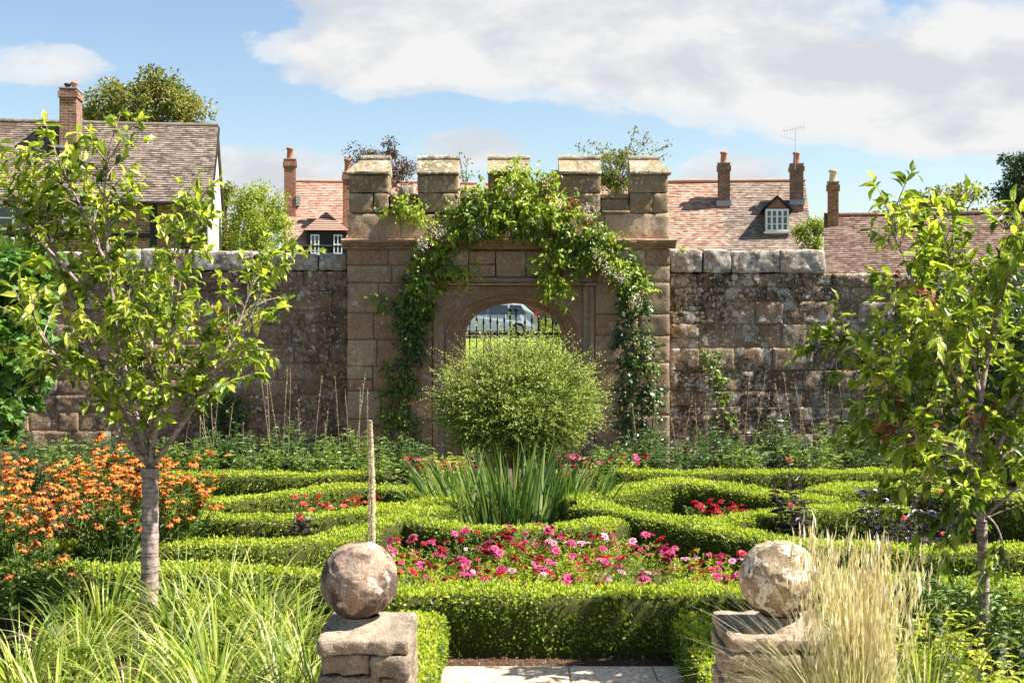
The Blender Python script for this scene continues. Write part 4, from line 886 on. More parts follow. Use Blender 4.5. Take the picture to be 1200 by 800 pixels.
def stems(t, paths, y0, r0, mat):
    m = M()
    for pth in paths:
        q = np.array([P(a, b, y0-.03) for a, b in pth]); q = resample(rounded(q, 2), .12); q = q+fbm(q*4)[:, None]*.02; tube(m, q, np.linspace(r0, r0*.5, len(q)), 5)
    m.build('stem', mat, t)
ct = thing('climbing_plant', 'large leafy climber draped over the battlements and around the arch', 'climber', (.1, YG, 0))
cm = [MT['climb'], MT['climblite']]
climber(ct, [(482,385),(490,350),(505,310),(530,275),(565,245),(590,215),(610,210),(640,240),(670,265),(700,290),(730,315),(748,345)], [.10,.15,.18,.18,.24,.25,.25,.28,.25,.18,.13,.10], 5000, cm, .075, .038, YG-.02)
climber(ct, [(560,262),(600,248),(650,265)], [.18,.2,.2], 1500, cm, .075, .038, YG-.08, thick=.3)
climber(ct, [(642,290),(648,320),(652,352)], [.14,.11,.07], 560, [MT['climblite']]*2, .075, .038, YG-.12)
climber(ct, [(678,290),(684,325)], [.10,.05], 160, cm, .07, .036, YG-.1)
climber(ct, [(455,243),(480,240),(500,262)], [.06,.08,.1], 260, [MT['climblite']]*2, .07, .036, YG-.03)
climber(ct, [(540,318),(550,322)], [.05,.05], 80, [MT['climblite']]*2, .07, .036, YG-.1)
stems(ct, [[(478,520),(482,440),(486,380),(500,320),(540,280),(600,262)],[(745,420),(738,350),(700,300),(640,270)],[(600,262),(645,290),(650,340)]], YG, .016, MT['twig'])
# faded flower clusters
m = M()
for (a, b) in ((515,272),(497,285),(560,270),(632,262),(700,298),(712,315),(728,325),(745,350),(598,222),(655,240),(690,250)):
    c = P(a, b, YG-.28); n = 110; leaves(m, c+rng.normal(size=(n, 3))*.05, rdir(n), rdir(n), .022, .014, T_SMALL, None, 0)
m.build('faded_flowers', MT['spike'], ct)
m = M()
for (a, b) in ((640,232),(668,242),(672,238),(640,215),(690,262)):
    c = P(a, b, YG-.22); n = 60; leaves(m, c+rng.normal(size=(n, 3))*.04, rdir(n), rdir(n), .04, .02, T_LEAF, None, 0)
m.build('bronze_leaves', MT['brownleaf'], ct)
c2 = thing('climbing_plant', 'straggling climber on the wall left of the arch', 'climber', P(470, 546, YG))
climber(c2, [(470,515),(468,480),(472,450),(462,430)], [.2,.2,.15,.12], 1000, [MT['climb'], MT['climb']], .06, .035, YG-.02, thick=.15)
climber(c2, [(440,365),(447,345)], [.07,.06], 90, [MT['climb'], MT['climb']], .06, .03, YG-.02)
climber(c2, [(480,420),(484,380),(488,340)], [.1,.14,.16], 900, [MT['climbdark'], MT['climb']], .06, .035, YG-.02)
stems(c2, [[(470,545),(466,480),(474,430),(482,380)],[(462,545),(455,480),(470,440)]], YG, .01, MT['twig'])
c3 = thing('climbing_rose', 'glossy dark leaved climbing rose on the wall right of the arch', 'climber', P(755, 546, YG))
climber(c3, [(752,520),(750,490),(748,450),(745,415),(740,380),(742,350)], [.14,.18,.2,.14,.2,.12], 1700, [MT['climbdark'], MT['climb']], .065, .042, YG-.02, thick=.2)
stems(c3, [[(755,545),(752,480),(746,420),(740,360)],[(760,545),(770,470),(745,400)]], YG, .012, MT['twig'])
c4_ = thing('wall_creeper', 'thin trailing creeper on the lichened wall, right of the gateway', 'climber', P(840, 546, YW))
climber(c4_, [(848,500),(846,470),(838,440),(832,410)], [.14,.14,.06,.06], 520, [MT['climb'], MT['climb']], .04, .03, YW-.03, thick=.08)
stems(c4_, [[(850,545),(846,470),(835,425),(830,405)]], YW, .006, MT['twig'])
c5 = thing('wall_creeper', 'small dark creeper low on the wall, behind the left tree', 'climber', P(262, 546, YW))
climber(c5, [(262,505),(268,480),(262,470)], [.25,.22,.18], 800, [MT['climbdark'], MT['climb']], .05, .035, YW-.03, thick=.12)
for a, b, lb in ((742, 318, 'small fern tuft on the gateway cornice'), (800, 293, 'tiny weed on the right coping'), (345, 291, 'tiny weed on the left coping')):
    t = thing('wall_weed', lb, 'plant', P(a, b, YG if a == 742 else YW)); m = M(); n = 40; b0 = np.tile(P(a, b+3, (YG if a == 742 else YW)-.04), (n, 1)); blades(m, b0, U(pi, 2*pi, n), U(.2, 1, n), U(.4, 1.2, n), U(.06, .13, n), U(.008, .014, n), 4); m.build('leaf_tuft', MT['climblite'], t)

# ------------------------------------------------------------------ cherry trees
def cherry(label, base, fork, r0, limbs, subs, llen, seedmat='cherry', lps=11, subl=(.22, .5), trunkmid=None):
    t = thing('cherry_tree', label, 'tree', base)
    m = M(); base = np.array(base); c = bez(base, trunkmid if trunkmid is not None else (base+fork)/2+np.array([.015, 0, 0]), fork, 26)
    rr = np.linspace(r0*1.15, r0*.9, 26)*(1+.05*np.sin(np.arange(26)*2.1)); rr[-4:] *= np.array([1.0, 1.08, 1.15, 1.1]); tube(m, c, rr, 14); m.build('trunk', MT['bark'], t)
    cr = M(); 
    for (st, end, rl, bulge) in limbs:
        lm = M(); st = fork if st is None else np.array(st); end = np.array(end)
        mid = st*.5+end*.5+np.array(bulge); q = bez(st, mid, end, 16); q = q+np.stack([fbm(q*3, 2, k+40) for k in range(3)], 1)*.025*np.linspace(0, 1, 16)[:, None]
        tube(lm, q, np.linspace(rl*.8, rl*.2, 16), 7, U(0, 1)); Ltot = np.linalg.norm(end-st)
        ns = int(subs*Ltot)
        for i in range(ns):
            s = U(.10, 1.0)**.75; p = np.array([np.interp(s, np.linspace(0, 1, 16), q[:, k]) for k in range(3)]); tg = nrmz(q[min(15, int(s*15)+1)]-q[max(0, int(s*15)-1)])
            d = nrmz(tg*.8+rdir(1)[0]*.9+np.array([0, 0, .30])); l = U(*subl)*(1.1-.4*s); e = p+d*l; mm_ = (p+e)/2+np.array([0, 0, .04]); tw = bez(p, mm_, e+np.array([0, 0, -.05*l]), 6)
            tube(lm, tw, np.linspace(rl*.25, .0015, 6), 4, U(0, 1))
            nl = int(lps*l/.35)+3; u = np.concatenate([U(.25, 1, nl-2), [1, 1]]); pos = np.stack([np.interp(u, np.linspace(0, 1, 6), tw[:, k]) for k in range(3)], 1)
            side = rdir(nl); ax = nrmz(d*.75+side*.75+np.array([0, 0, -.5])); nn = nrmz(np.array([0, 0, 1.])+rng.normal(size=(nl, 3))*.45)
            L = llen*U(.45, 1.25, nl); r = U(0, 1, nl)
            leaves(cr, pos, ax, nn, L, L*.46, T_LEAF, np.clip(r*.85+.12*(e[2]-fork[2])/1.5, 0, 1), 0 if U() > .02 else 1)
        lm.build('limb', MT['bark'], t)
    cr.build('crown', [MT[seedmat], MT['brownleaf']], t)
    return t
Yc = 7.5
def C(px, py, dy=0): return P(px, py, Yc+dy)
fk = C(176, 548)
limL = [(None, C(52, 250, .1), .028, (-.15, 0, .12)), (None, C(20, 350, -.3), .022, (-.1, -.1, .1)), (None, C(125, 175, .0), .026, (-.2, .05, .1)), (C(148, 455), C(95, 215, .35), .018, (0, .1, .1)),
        (None, C(205, 270, .35), .024, (.02, .1, .1)), (None, C(300, 330, .2), .022, (.08, .1, -.04)), (None, C(330, 300, -.1), .02, (.1, -.1, 0)), (None, C(235, 235, -.25), .022, (-.02, -.1, .1)),
        (C(205, 440, .1), C(275, 380, .4), .012, (.05, 0, .05)), (C(180, 440), C(150, 340, -.45), .014, (0, -.1, .05)), (C(140, 430), C(45, 420, .2), .013, (0, 0, .1)), (None, C(185, 500, -.2), .012, (0, -.1, .1)), (C(120, 300), C(60, 180, 0), .012, (0, 0, .05)), (C(90, 330), C(0, 240, 0), .014, (0, 0, .05)), (None, C(140, 380, -.35), .012, (-.05, -.1, .1)), (None, C(165, 330, .2), .012, (-.05, .1, .1)), (C(60, 300), C(5, 190, .1), .01, (0, 0, .05))]
cherry('slender cherry tree with pale ringed trunk in the orange flowers, left foreground', (XY(172, Yc)[0], Yc, 0), fk, .050, limL, 20, .082, lps=15, subl=(.14, .46))
Yr = 7.0
def D(px, py, dy=0): return P(px, py, Yr+dy)
fk2 = D(1150, 610)
limR = [(None, D(1145, 480, 0), .026, (-.04, 0, 0)), (D(1145, 500), D(1180, 310, .1), .022, (-.02, 0, .1)), (D(1146, 520), D(1075, 300, .2), .018, (-.08, 0, .1)), (D(1147, 540), D(960, 405, .1), .014, (.02, 0, .14)), (D(1147, 500), D(1045, 255, -.1), .016, (-.1, 0, .12)),
        (D(1150, 560), D(1230, 400, .1), .018, (.05, 0, .05)), (D(1150, 470), D(1100, 255, .3), .016, (0, 0, .1)), (D(1160, 420), D(1200, 255, -.2), .014, (0, 0, .1)), (D(1148, 540), D(1060, 520, -.3), .012, (-.05, 0, .1)), (D(1149, 590), D(1190, 560, -.2), .01, (0, 0, .05)),
        (D(1148, 560), D(1035, 450, -.2), .012, (0, 0, .1)), (D(1150, 590), D(1120, 600, -.3), .008, (0, 0, .05)), (None, D(1085, 560, -.15), .012, (-.05, 0, .1)), (None, D(1215, 560, .1), .012, (.05, 0, .1)), (D(1149, 560), D(1010, 500, .15), .012, (0, 0, .12)), (D(1149, 590), D(1100, 640, .1), .009, (-.05, 0, .08)), (D(1149, 600), D(1180, 650, -.15), .009, (.05, 0, .06)), (D(1180, 480), D(1290, 360, 0), .018, (0, 0, .1)), (D(1170, 540), D(1280, 500, 0), .014, (0, 0, .1)), (D(1130, 440), D(1090, 380, -.35), .01, (0, 0, .05)), (D(1130, 480), D(1070, 400, .3), .01, (0, 0, .05)), (D(1150, 500), D(1150, 350, .3), .012, (0, .1, .05)), (D(1155, 540), D(1190, 460, .3), .012, (0, .1, .05))]
cherry('young cherry tree with thin dark trunk at the right edge', (XY(1153, Yr)[0], Yr, 0), fk2, .03, limR, 22, .09, lps=16, subl=(.14, .46))

# fig at the far left edge, dark evergreen at far right
def leafmass(name, label, base, cen, R3, n, LL, LW, mat, T, nclump, trunk_r, tmat, spread=.3, group=None, cat='tree', cluster=None, branches=9):
    t = thing(name, label, cat, base, group); base = np.array(base, float); cen = np.array(cen, float); R3 = np.array(R3, float)
    m = M(); tube(m, bez(base, (base+cen)/2+np.array([.02, 0, 0])*R3[0], cen-np.array([0, 0, R3[2]*.2]), 10), np.linspace(trunk_r, trunk_r*.5, 10), 10)
    m.build('trunk', tmat, t)
    d = rdir(nclump); q = cen+d*R3*(U(.25, 1, nclump)**.5)[:, None]*(1+.22*vnoise(d*2.2+cen, 3))[:, None]
    mb = M()
    for i in range(min(nclump, branches*3)): tube(mb, bez(cen-np.array([0, 0, R3[2]*.5]), (cen+q[i])/2, q[i], 6), np.linspace(trunk_r*.35, trunk_r*.06, 6), 4)
    mb.build('limb', tmat, t)
    per = n//nclump; idx = np.repeat(np.arange(nclump), per); n = len(idx); cs = (cluster or spread)*U(.6, 1.3, nclump)
    off = rdir(n)*(U(0, 1, n)**.45)[:, None]*cs[idx][:, None]*np.array([1, 1, .75]); pos = q[idx]+off
    ax = nrmz(off+rdir(n)*cs.mean()*.8+np.array([0, 0, -.2*cs.mean()])); nn = nrmz(np.array([0, 0, .8])+rdir(n)*.8+nrmz(off)*.6)
    mf = M(); leaves(mf, pos, ax, nn, LL*U(.6, 1.2, n), LW, T); mf.build('crown', mat, t); return t
p = P(-10, 400, 13); leafmass('fig_tree', 'broad leaved fig tree at the left edge by the wall', (p[0]-.05, 13, 0), P(-15, 385, 13), (.62, .6, 1.15), 5200, .15, .15, MT['fig'], T_FIG, 60, .05, plain('pale_fig_bark', (.5,.47,.42), .8), .26)
leafmass('evergreen_shrub', 'dark evergreen shrub against the wall behind the right tree', (6.1, 15.0, 0), (6.1, 15.0, 1.35), (1.3, .7, 1.1), 15000, .07, .035, MT['climbdark'], T_LEAF, 90, .06, MT['twig'], .3, cat='shrub')

# ------------------------------------------------------------------ trees behind the wall
def bgt(label, px, py, Y, rx, rz, n, mat, LL=.16, ncl=60, spread=.5, name='background_tree', tr=.18, ry=None):
    c = P(px, py, Y); leafmass(name, label, (c[0], Y, gz(Y)), c, (rx, ry or rx*.8, rz), n, LL, LL*.6, mat, T_SMALL, ncl, tr, MT['twig'], spread, None)
bgt('round headed autumn tinted tree behind the brown roof chimney', 175, 130, 62, 2.9, 1.7, 15000, MT['bgtree'], .20, 80, .62)
bgt('yellow green tree right of the brown roofed house', 300, 268, 40, 1.0, 1.35, 10000, MT['bgyellow'], .10, 60, .35)
bgt('narrow tree close to the gable of the brown roofed house', 264, 262, 44, .55, 1.6, 5000, MT['bgtree'], .11, 36, .3)
bgt('purple leaved tree behind the left battlement', 447, 205, 40, 1.15, 1.0, 7600, MT['bgpurple'], .085, 46, .34)
bgt('leafy tree seen between the two right battlements', 722, 205, 24, .35, .5, 2400, MT['bgtree'], .06, 26, .15, tr=.05)
bgt('yellow green tree in the gap between the right roofs', 957, 280, 60, 1.0, 1.0, 3000, MT['bgyellow'], .14, 20, .4)
bgt('dark green tree beyond the right edge of the wall', 1205, 215, 34, .95, 1.0, 7000, MT['bgdark'], .10, 40, .35)
bgt('tree beyond the far right roof', 1120, 262, 60, 3.2, 1.6, 9000, MT['bgtree'], .2, 60, .6)
bgt('yellow green shrub beyond the iron gate, right of the car', 652, 388, 30, .36, .30, 2600, MT['bgyellow'], .05, 24, .12, tr=.03, name='garden_shrub')
# sparse arching shoots over the battlements
t = thing('wispy_shrub', 'wispy shrub with thin arching shoots above the right battlements', 'shrub', (XY(735, 19)[0], 19, gz(19)))
m = M(); mf = M(); b = P(728, 215, 19)
tube(m, [(b[0], 19, gz(19)), (b[0]+.02, 19, 2.4), b], [.03, .025, .012], 5)
for (a, c) in ((672,170),(690,165),(745,153),(765,165),(788,168),(782,182),(760,158),(712,172),(735,175)):
    e = P(a, c, 19+U(-.3, .3)); q = bez(b, (b+e)/2+np.array([0, 0, .18]), e, 10); tube(m, q, np.linspace(.007, .002, 10), 4)
    n = 46; s = U(.35, 1, n); pos = np.stack([np.interp(s, np.linspace(0, 1, 10), q[:, k]) for k in range(3)], 1)+rng.normal(size=(n, 3))*.035; leaves(mf, pos, rdir(n), rdir(n)+np.array([0, 0, .8]), U(.035, .065, n), .028, T_SMALL)
m.build('limb', MT['twig'], t); mf.build('crown', MT['bgtree'], t)
t = thing('wispy_shrub', 'wispy shoots between the second and third battlements', 'shrub', (XY(545, 19)[0], 19, gz(19)))
m = M(); mf = M(); b = P(545, 225, 19); tube(m, [(b[0], 19, gz(19)), b], [.02, .01], 5)
for (a, c) in ((538,178),(548,185),(541,200),(550,205)):
    e = P(a, c, 19); q = bez(b, (b+e)/2+np.array([0, 0, .05]), e, 8); tube(m, q, .004, 4); n = 26; s = U(.3, 1, n); pos = np.stack([np.interp(s, np.linspace(0, 1, 8), q[:, k]) for k in range(3)], 1)+rng.normal(size=(n, 3))*.035; leaves(mf, pos, rdir(n), rdir(n), U(.03, .06, n), .026, T_SMALL)
m.build('limb', MT['twig'], t); mf.build('crown', MT['bgtree'], t)

# ------------------------------------------------------------------ houses (local frames: x along the ridge, y to the back)
def roofplane(m, x0, x1, ya, za, yb, zb, gauge=.11, tw=.17, sag=.03, mi=0, clip=None, seed=0, split=None):
    """tiles in overlapping courses from eave (ya,za) up to ridge (yb,zb)"""
    L = math.hypot(yb-ya, zb-za); nr = int(L/gauge); uy, uz = (yb-ya)/L, (zb-za)/L; ny, nz_ = -uz*np.sign(uy), abs(uy)
    for k in range(nr):
        s0, s1 = k*gauge, min((k+1)*gauge+.015, L); xs = np.arange(x0-(.08 if k % 2 else 0), x1, tw)
        a = np.maximum(xs, x0); b = np.minimum(xs+tw, x1)
        if clip: ca, cb = clip(s0/L); a = np.maximum(a, ca); b = np.minimum(b, cb)
        ok = b-a > .01; a, b = a[ok], b[ok]; n = len(a)
        if n == 0: continue
        j = U(0, .012, n)+.02; dip = lambda x, s: sag*vnoise(np.stack([x*.45, np.full_like(x, s*.8), np.full_like(x, seed)], 1), 5)
        v = np.zeros((n, 8, 3))
        for q, (x, s, h) in enumerate(((a, s0, j), (b, s0, j), (b, s1, .0*j), (a, s1, .0*j), (a, s0, j-.02), (b, s0, j-.02))):
            hh = h+dip(x, s); v[:, q, 0] = x; v[:, q, 1] = ya+uy*s+ny*hh; v[:, q, 2] = za+uz*s+nz_*hh
        v = v[:, :6]; f = np.array([(0, 1, 2, 3), (4, 5, 1, 0)]) if uy > 0 else np.array([(3, 2, 1, 0), (0, 1, 5, 4)])
        r = np.repeat(U(0, 1, n), 6); mi_ = mi
        if split is not None:
            sel = (a+b)/2 > split+U(-.12, .12, n)
            for sgn, mm_ in ((sel, 1), (~sel, 0)):
                if sgn.any(): nn = sgn.sum(); m.add(v[sgn], (f[None]+(np.arange(nn)*6)[:, None, None]).reshape(-1, 4), np.repeat(U(0, 1, nn), 6), mm_)
        else: m.add(v, (f[None]+(np.arange(n)*6)[:, None, None]).reshape(-1, 4), r, mi_)
def chimney(house, x, y, w, d, z0, z1, pots=1, mat='brick', pot='pot', flash=True, ph=.45, name='chimney'):
    m = M(); box(m, (x-w/2, y-d/2, z0), (x+w/2, y+d/2, z1-.25)); box(m, (x-w/2-.04, y-d/2-.04, z1-.248), (x+w/2+.04, y+d/2+.04, z1-.08)); box(m, (x-w/2-.0, y-d/2-.0, z1-.078), (x+w/2, y+d/2, z1))
    c = m.build(name, MT[mat], house, local=True)
    m = M(); box(m, (x-w/2-.02, y-d/2-.02, z1+.001), (x+w/2+.02, y+d/2+.02, z1+.03)); m.build('mortar_cap', MT['lead'], c, local=True)
    for k in range(pots):
        px = x+(k-(pots-1)/2)*.32; m = M(); lathe(m, [(.13, z1+.02), (.12, z1+.1), (.105, z1+ph*.8), (.135, z1+ph*.85), (.135, z1+ph), (.1, z1+ph), (.08, z1+ph*.6)], (px, y, 0), 14); m.build('chimney_pot', MT[pot], c, local=True)
    return c
def house(label, org, yaw, ln, dep, ze, zr, tile, wall, gz0=.2, oh=.3, split=None, endwall=None, hs=1.0):
    """origin = front right eave corner at ground; the body runs to -x and +y"""
    h = thing('house', label, 'house', org, None, yaw); h.scale = (hs,)*3
    m = M(); yw = oh; box(m, (-ln+.12, yw, gz0-1), (-.12, dep-oh, ze-.05)); m.build('wall', MT[wall], h, local=True)
    m = M(); yr = dep/2
    for x0, x1 in ((-.121, -.10), (-ln+.10, -ln+.121)):
        m = M(); prism(m, [(yw, gz0-1), (dep-oh, gz0-1), (dep-oh, ze-.06), (yr, zr-.14), (yw, ze-.06)], x0-.01, x1+.02)
        m.build('gable_wall', MT[endwall or wall], h, local=True)
    m = M(); mats = [MT[tile]]+([MT['tileRg']] if split is not None else [])
    roofplane(m, -ln, 0, 0, ze-.08, yr, zr, split=split, seed=org[0]); roofplane(m, -ln, 0, dep, ze-.08, yr, zr, seed=org[0]+5)
    prism(m, [(0.03, ze-.10), (yr, zr-.03), (dep-.03, ze-.10), (dep-.05, ze-.14), (yr, zr-.09), (.05, ze-.14)], -ln+.004, -.004)
    xs = np.linspace(-ln, 0, 60); q = np.stack([xs, np.full(60, yr), zr+.01+.03*vnoise(np.stack([xs*.45, xs*0, xs*0+org[0]], 1), 5)], 1); tube(m, q, .085, 8)
    m.build('roof', mats, h, local=True)
    m = M(); xs = np.linspace(-ln, -.02, 30); tube(m, np.stack([xs, np.full(30, -.05), np.full(30, ze-.13)], 1), .055, 8); m.build('gutter', MT['timber'], h, local=True)
    return h
def window(h, x0, x1, z0, z1, y, nx, nz, frame='white', fw=.06):
    m = M(); box(m, (x0, y-.04, z0), (x1, y+.04, z0+fw)); box(m, (x0, y-.04, z1-fw), (x1, y+.04, z1))
    for x in np.linspace(x0, x1-fw, nx+1): box(m, (x, y-.035, z0+fw), (x+fw, y+.035, z1-fw))
    for z in np.linspace(z0, z1, nz+1)[1:-1]: box(m, (x0+.01, y-.028, z-.018), (x1-.01, y+.02, z+.018))
    w_ = m.build('window', MT[frame], h, local=True); m = M(); box(m, (x0+.02, y-.01, z0+.02), (x1-.02, y+.005, z1-.02)); m.build('pane', MT['glass'], w_, local=True); return w_
# left house
pL = P(247, 233, 35); hL = house('old brick and timber house with long brown tiled roof, far left', (pL[0], 35, 0), RAD(9), 17, 6.0, pL[2], 7.22, 'tileL', 'brickold', endwall='render')
c = chimney(hL, -4.05, 2.15, .46, .95, 6.2, 8.02, 0, 'brickold')
for dx, s, mt in ((-.06, .10, 'timber'), (.12, .14, 'pot')):
    m = M(); lathe(m, [(.075, 8.02), (.07, 8.03+s), (.1, 8.05+s), (.1, 8.1+s), (.001, 8.11+s)], (-4.05+dx, 2.0, 0), 12); m.build('chimney_pot', MT[mt], c, local=True)
m = M(); box(m, (-4.4, 1.66, 6.35), (-3.7, 1.70, 6.42)); m.build('flashing', MT['lead'], hL, local=True)
for x in (-.22, -1.55, -2.9, -4.3, -5.7, -7.2, -8.8, -10.4):
    m = M(); box(m, (x-.09, .27, 0), (x+.09, .299, pL[2]-.06)); m.build('timber_post', MT['timber'], hL, local=True)
for z in (2.9, 3.75): m = M(); box(m, (-16.8, .275, z), (-.13, .297, z+.13)); m.build('timber_rail', MT['timber'], hL, local=True)
for x in (-3.5, -5.2): window(hL, x-.45, x+.45, 3.95, 4.6, .26, 2, 2)
m = M(); box(m, (-2.9, .1, 2.0), (-2.0, .26, 3.05)); m.build('rendered_panel', MT['render'], hL, local=True)
m = M(); prism(m, [(-.05, pL[2]-.16), (3.0, 7.20), (3.0, 7.05), (.0, pL[2]-.32)], .0, .04); m.build('bargeboard', MT['timber'], hL, local=True)
# middle house
KS = 64/45; pM = P(335, 284, 45); Lm = 7.2; orgM = (KS*(pM[0]+Lm*cos(RAD(9))), KS*(45+Lm*sin(RAD(9))), HC*(1-KS))  # middle and right houses, aerial too: scaled about the camera to beyond the cars
hM = house('red tiled cottage with hipped dormer between two tall chimneys, left of the gateway', orgM, RAD(9), Lm, 6.6, pM[2], 6.52, 'tileM', 'brick', hs=KS)
chimney(hM, -Lm+.12, 1.7, .42, .62, 0, 7.15, 1, 'brick'); chimney(hM, -Lm+2.18, .75, .34, .5, 3.6, 6.62, 1, 'brick', ph=.5)
m = M(); box(m, (-Lm+.335, 1.36, 5.55), (-Lm+.50, 1.99, 5.85)); m.build('flashing', MT['lead'], hM, local=True)
dx0, dx1 = -Lm+.72, -Lm+2.1; dm = (dx0+dx1)/2; zd = pM[2]+.42
m = M()
def hippart(m, mi=0):
    ap = (dm, 1.25, zd+.75); bk = (dm, 2.2, zd+.75)
    for A, B, Cc in (((dx0-.12, -.14, zd), (dx1+.12, -.14, zd), ap),):
        nr = 9
        for k in range(nr):
            s0, s1 = k/nr, (k+1.1)/nr; s1 = min(s1, 1); A_, B_, C_ = map(np.array, (A, B, Cc))
            v = [A_*(1-s0)+C_*s0, B_*(1-s0)+C_*s0, B_*(1-s1)+C_*s1, A_*(1-s1)+C_*s1]; v[0] = v[0]+np.array([0, -.02, .02]); v[1] = v[1]+np.array([0, -.02, .02]); m.add(v, [(0, 1, 2, 3)], U(0, 1))
    m.add([(dx0-.12, -.14, zd), ap, bk, (dx0-.12, 1.5, zd)], [(3, 2, 1, 0)][:1], .4); m.add([(dx1+.12, -.14, zd), ap, bk, (dx1+.12, 1.5, zd)], [(0, 1, 2, 3)], .6)
    m.add([(dx0-.12, -.14, zd-.02), (dx1+.12, -.14, zd-.02), (dx1+.12, 1.5, zd-.02), (dx0-.12, 1.5, zd-.02)], [(3, 2, 1, 0)], .5)
hippart(m); do = m.build('dormer', MT['tileM'], hM, local=True)
m = M(); box(m, (dx0, -.02, pM[2]-.5), (dx1, 1.3, zd-.03)); m.build('dormer_wall', MT['timber'], do, local=True)
for a in (dx0+.14, dx1-.44): window(hM, a, a+.30, pM[2]-.4, zd-.14, -.06, 2, 2, 'white', .035)
# right house
pR = P(953, 290, 45); hR = house('cottage with patched pink and grey tiled roof, right of the gateway', (pR[0]*KS, 45*KS, HC*(1-KS)), RAD(-8), 12.2, 6.6, pR[2], 6.55, 'tileR', 'brick', split=-3.1, gz0=.2, hs=KS)
chimney(hR, -.42, 2.0, .46, .6, 5.0, 7.02, 1, 'brickold'); chimney(hR, -3.05, 2.2, .44, .6, 5.2, 7.1, 1, 'brickold'); chimney(hR, -9.35, 2.6, .3, .6, 5.2, 6.95, 0, 'brickold')
for x, y in ((-.42, 1.68), (-3.05, 1.88)): m = M(); box(m, (x-.27, y, 5.53), (x+.27, y+.03, 5.72)); m.build('flashing', MT['lead'], hR, local=True)
x0, x1 = -1.62, -.80; zb = 4.55; zt = 5.30; ys = 0.55
m = M(); box(m, (x0, ys+.05, zb-.2), (x1, 2.4, zt)); dw = None
prism(m, [(x0, zt+.002), (x1, zt+.002), ((x0+x1)/2, zt+.42)], ys+.05, ys+.07, 1)
dorm = m.build('dormer', MT['brick'], hR, local=True)
m = M(); xm = (x0+x1)/2
for s in (-1, 1):
    A = np.array([xm, ys-.05, zt+.50]); B = np.array([xm+s*.56, ys-.05, zt-.02]); v = [A, B, B+np.array([0, 2.6, 0]), A+np.array([0, 2.6, 0])]; v2 = [q+np.array([0, 0, -.07]) for q in v]
    m.add(v+v2, [(0, 1, 2, 3) if s < 0 else (3, 2, 1, 0), (4, 7, 6, 5) if s < 0 else (5, 6, 7, 4), (0, 4, 5, 1), (1, 5, 6, 2)], .3)
m.build('dormer_roof', MT['timber'], dorm, local=True)
window(hR, x0, x1, zb-.05, zt, ys, 4, 3, 'white', .07)
m = M(); box(m, (x0-.06, ys-.08, zb-.12), (x1+.06, ys+.05, zb-.055)); m.build('dormer_sill', MT['white'], dorm, local=True)
ae = thing('tv_aerial', 'thin television aerial on the right hand chimney', 'aerial', (0, 0, 0)); WL[ae.name] = np.zeros(3)
q = P(932, 190, 46.5*KS); ae.location = tuple(q); ae.scale = (KS,)*3; m = M(); o_ = q
tube(m, [q+np.array([0, 0, -.3]), q+np.array([0, 0, 1.15])], .009, 5); m2 = M(); tube(m2, [q+np.array([-.45, 0, 1.12]), q+np.array([.35, 0, 1.28])], .007, 5)
for s in np.linspace(-.4, .32, 8): c_ = q+np.array([s, 0, 1.2+.2*s]); tube(m2, [c_+np.array([-.03, 0, .14]), c_+np.array([.03, 0, -.14])], .004, 4)
tube(m2, [q+np.array([-.55, 0, .95]), q+np.array([.0, 0, .8])], .008, 4)
WL[ae.name] = q; m.build('mast', MT['alu'], ae); m2.build('antenna', MT['alu'], ae)
# far right outbuilding
pF = P(965, 318, 38); LnF = 9; yw_ = RAD(-14); orgF = (pF[0]+LnF*cos(yw_), 38+LnF*sin(yw_), 0)
hF = house('low building with purple brown tiled roof and buff chimney pot, far right', orgF, yw_, LnF, 5.4, 2.75, 4.72, 'tileF', 'brick')
chimney(hF, -LnF+.28, 2.5, .34, .5, 3.8, 5.75, 1, 'brick', 'potbuff', ph=.4)

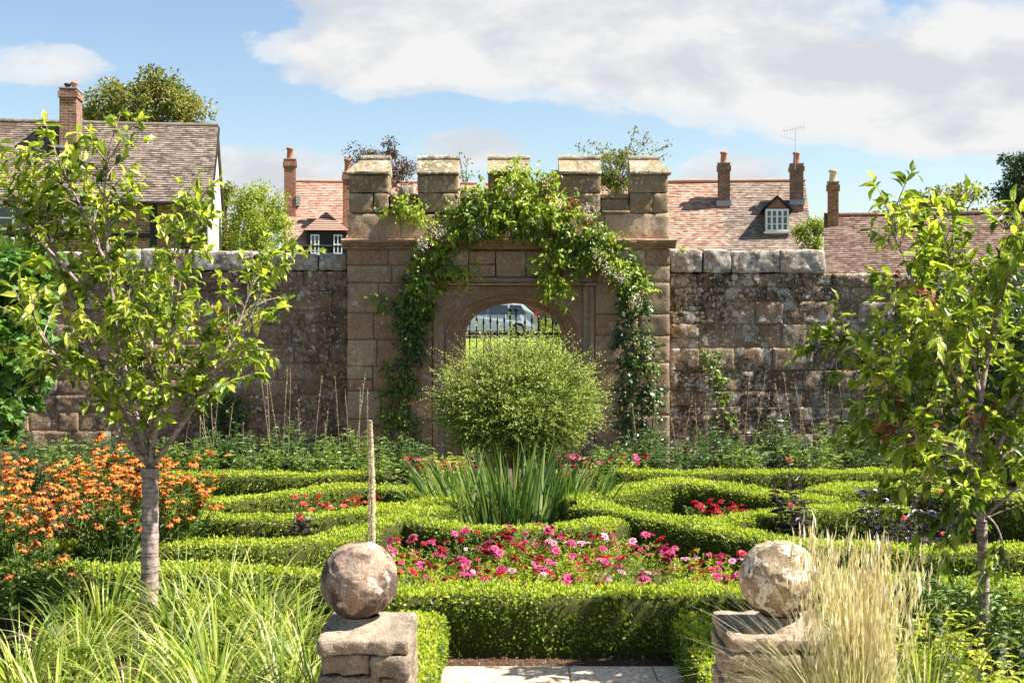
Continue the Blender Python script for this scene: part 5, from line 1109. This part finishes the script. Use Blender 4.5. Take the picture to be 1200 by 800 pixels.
# ------------------------------------------------------------------ cars beyond the gate
def car(label, x, Y, face, paint, L=4.2, tint=None):
    z0 = gz(Y)+.008; t = thing('parked_car', label, 'car', (x, Y, z0)); s = face   # face=-1: nose to the left
    prof = [(-2.1,.32),(-2.1,.62),(-2.02,.80),(-1.55,.92),(-1.10,.98),(-.45,1.42),(-.1,1.49),(.9,1.50),(1.45,1.44),(1.95,1.02),(2.08,.88),(2.1,.45),(2.05,.30)]
    m = M(); ys = [-.86, -.80, 0, .80, .86]; rows = []
    for y in ys:
        rows.append([(-s*a*L/4.2*1.0, y*(1-.16*max(0, (b-.95))/.55), b if abs(y) < .85 else min(b, b*.985)) for a, b in prof])
    rows = np.array(rows)+np.array([x, Y, z0]); m.add(rows, grid_faces(len(ys), len(prof)), .5, 0, False)
    for e in (0, -1): m.add(rows[e], [tuple(range(len(prof)))], .5)
    box(m, (x-1.95, Y-.7, z0+.22), (x+1.95, Y+.7, z0+.36)); body = m.build('body', MT[paint], t)
    for side in (-1, 1):
        for (a0, a1, b0, b1) in ((-1.0, -.42, -.05, -.05), (-.02, -.02, .82, .82), (.89, .89, 1.62, 1.38)):
            m = M(); yy0 = side*(.862-.0); yy1 = side*(.745)
            v = [(-s*a0, yy0*.985, .99), (-s*b0, yy0*.985, .99), (-s*b1, yy1+side*.018, 1.40), (-s*a1, yy1+side*.018, 1.40)]
            m.add(np.array(v)+np.array([x, Y, z0]), [(0, 1, 2, 3)]); m.build('side_window', MT['glass'], t)
    for wx in (-1.32, 1.28):
        for side in (-1, 1):
            m = M(); cy = Y+side*.80; th = np.arange(20)*2*pi/20
            for (r0, r1, y0, y1, mi) in ((.32, .32, -.11, .11, 0), (.32, .20, side*.115, side*.115, 0), (.20, .0, side*.11, side*.09, 1)):
                v = np.zeros((2, 20, 3))
                for q, (r_, yy_) in enumerate(((r0, y0), (r1, y1))): v[q, :, 0] = x-s*wx+r_*np.cos(th); v[q, :, 1] = cy+yy_+.0; v[q, :, 2] = z0+.32+r_*np.sin(th)
                j = np.arange(20); m.add(v, np.stack([j, (j+1) % 20, 20+(j+1) % 20, 20+j], 1), .5, mi)
            m.build('wheel', [MT['tyre'], MT['alu']], t)
    for side in (-1, 1):
        m = M(); box(m, (x-s*2.085-.04, Y+side*.74-.11, z0+.78), (x-s*2.085+.04, Y+side*.74+.125, z0+1.08)); m.build('tail_light', MT['redlens'], t)
        m = M(); box(m, (x+s*2.03-.06, Y+side*.66-.14, z0+.62), (x+s*2.03+.06, Y+side*.66+.14, z0+.78)); m.build('headlight', MT['clearlens'], t)
    return t
car('silver blue hatchback parked beyond the arch', -1.0, 56, -1, 'carpaint')
car('dark green car parked behind the silver blue hatchback', 3.5, 59.5, -1, 'carpaint2')
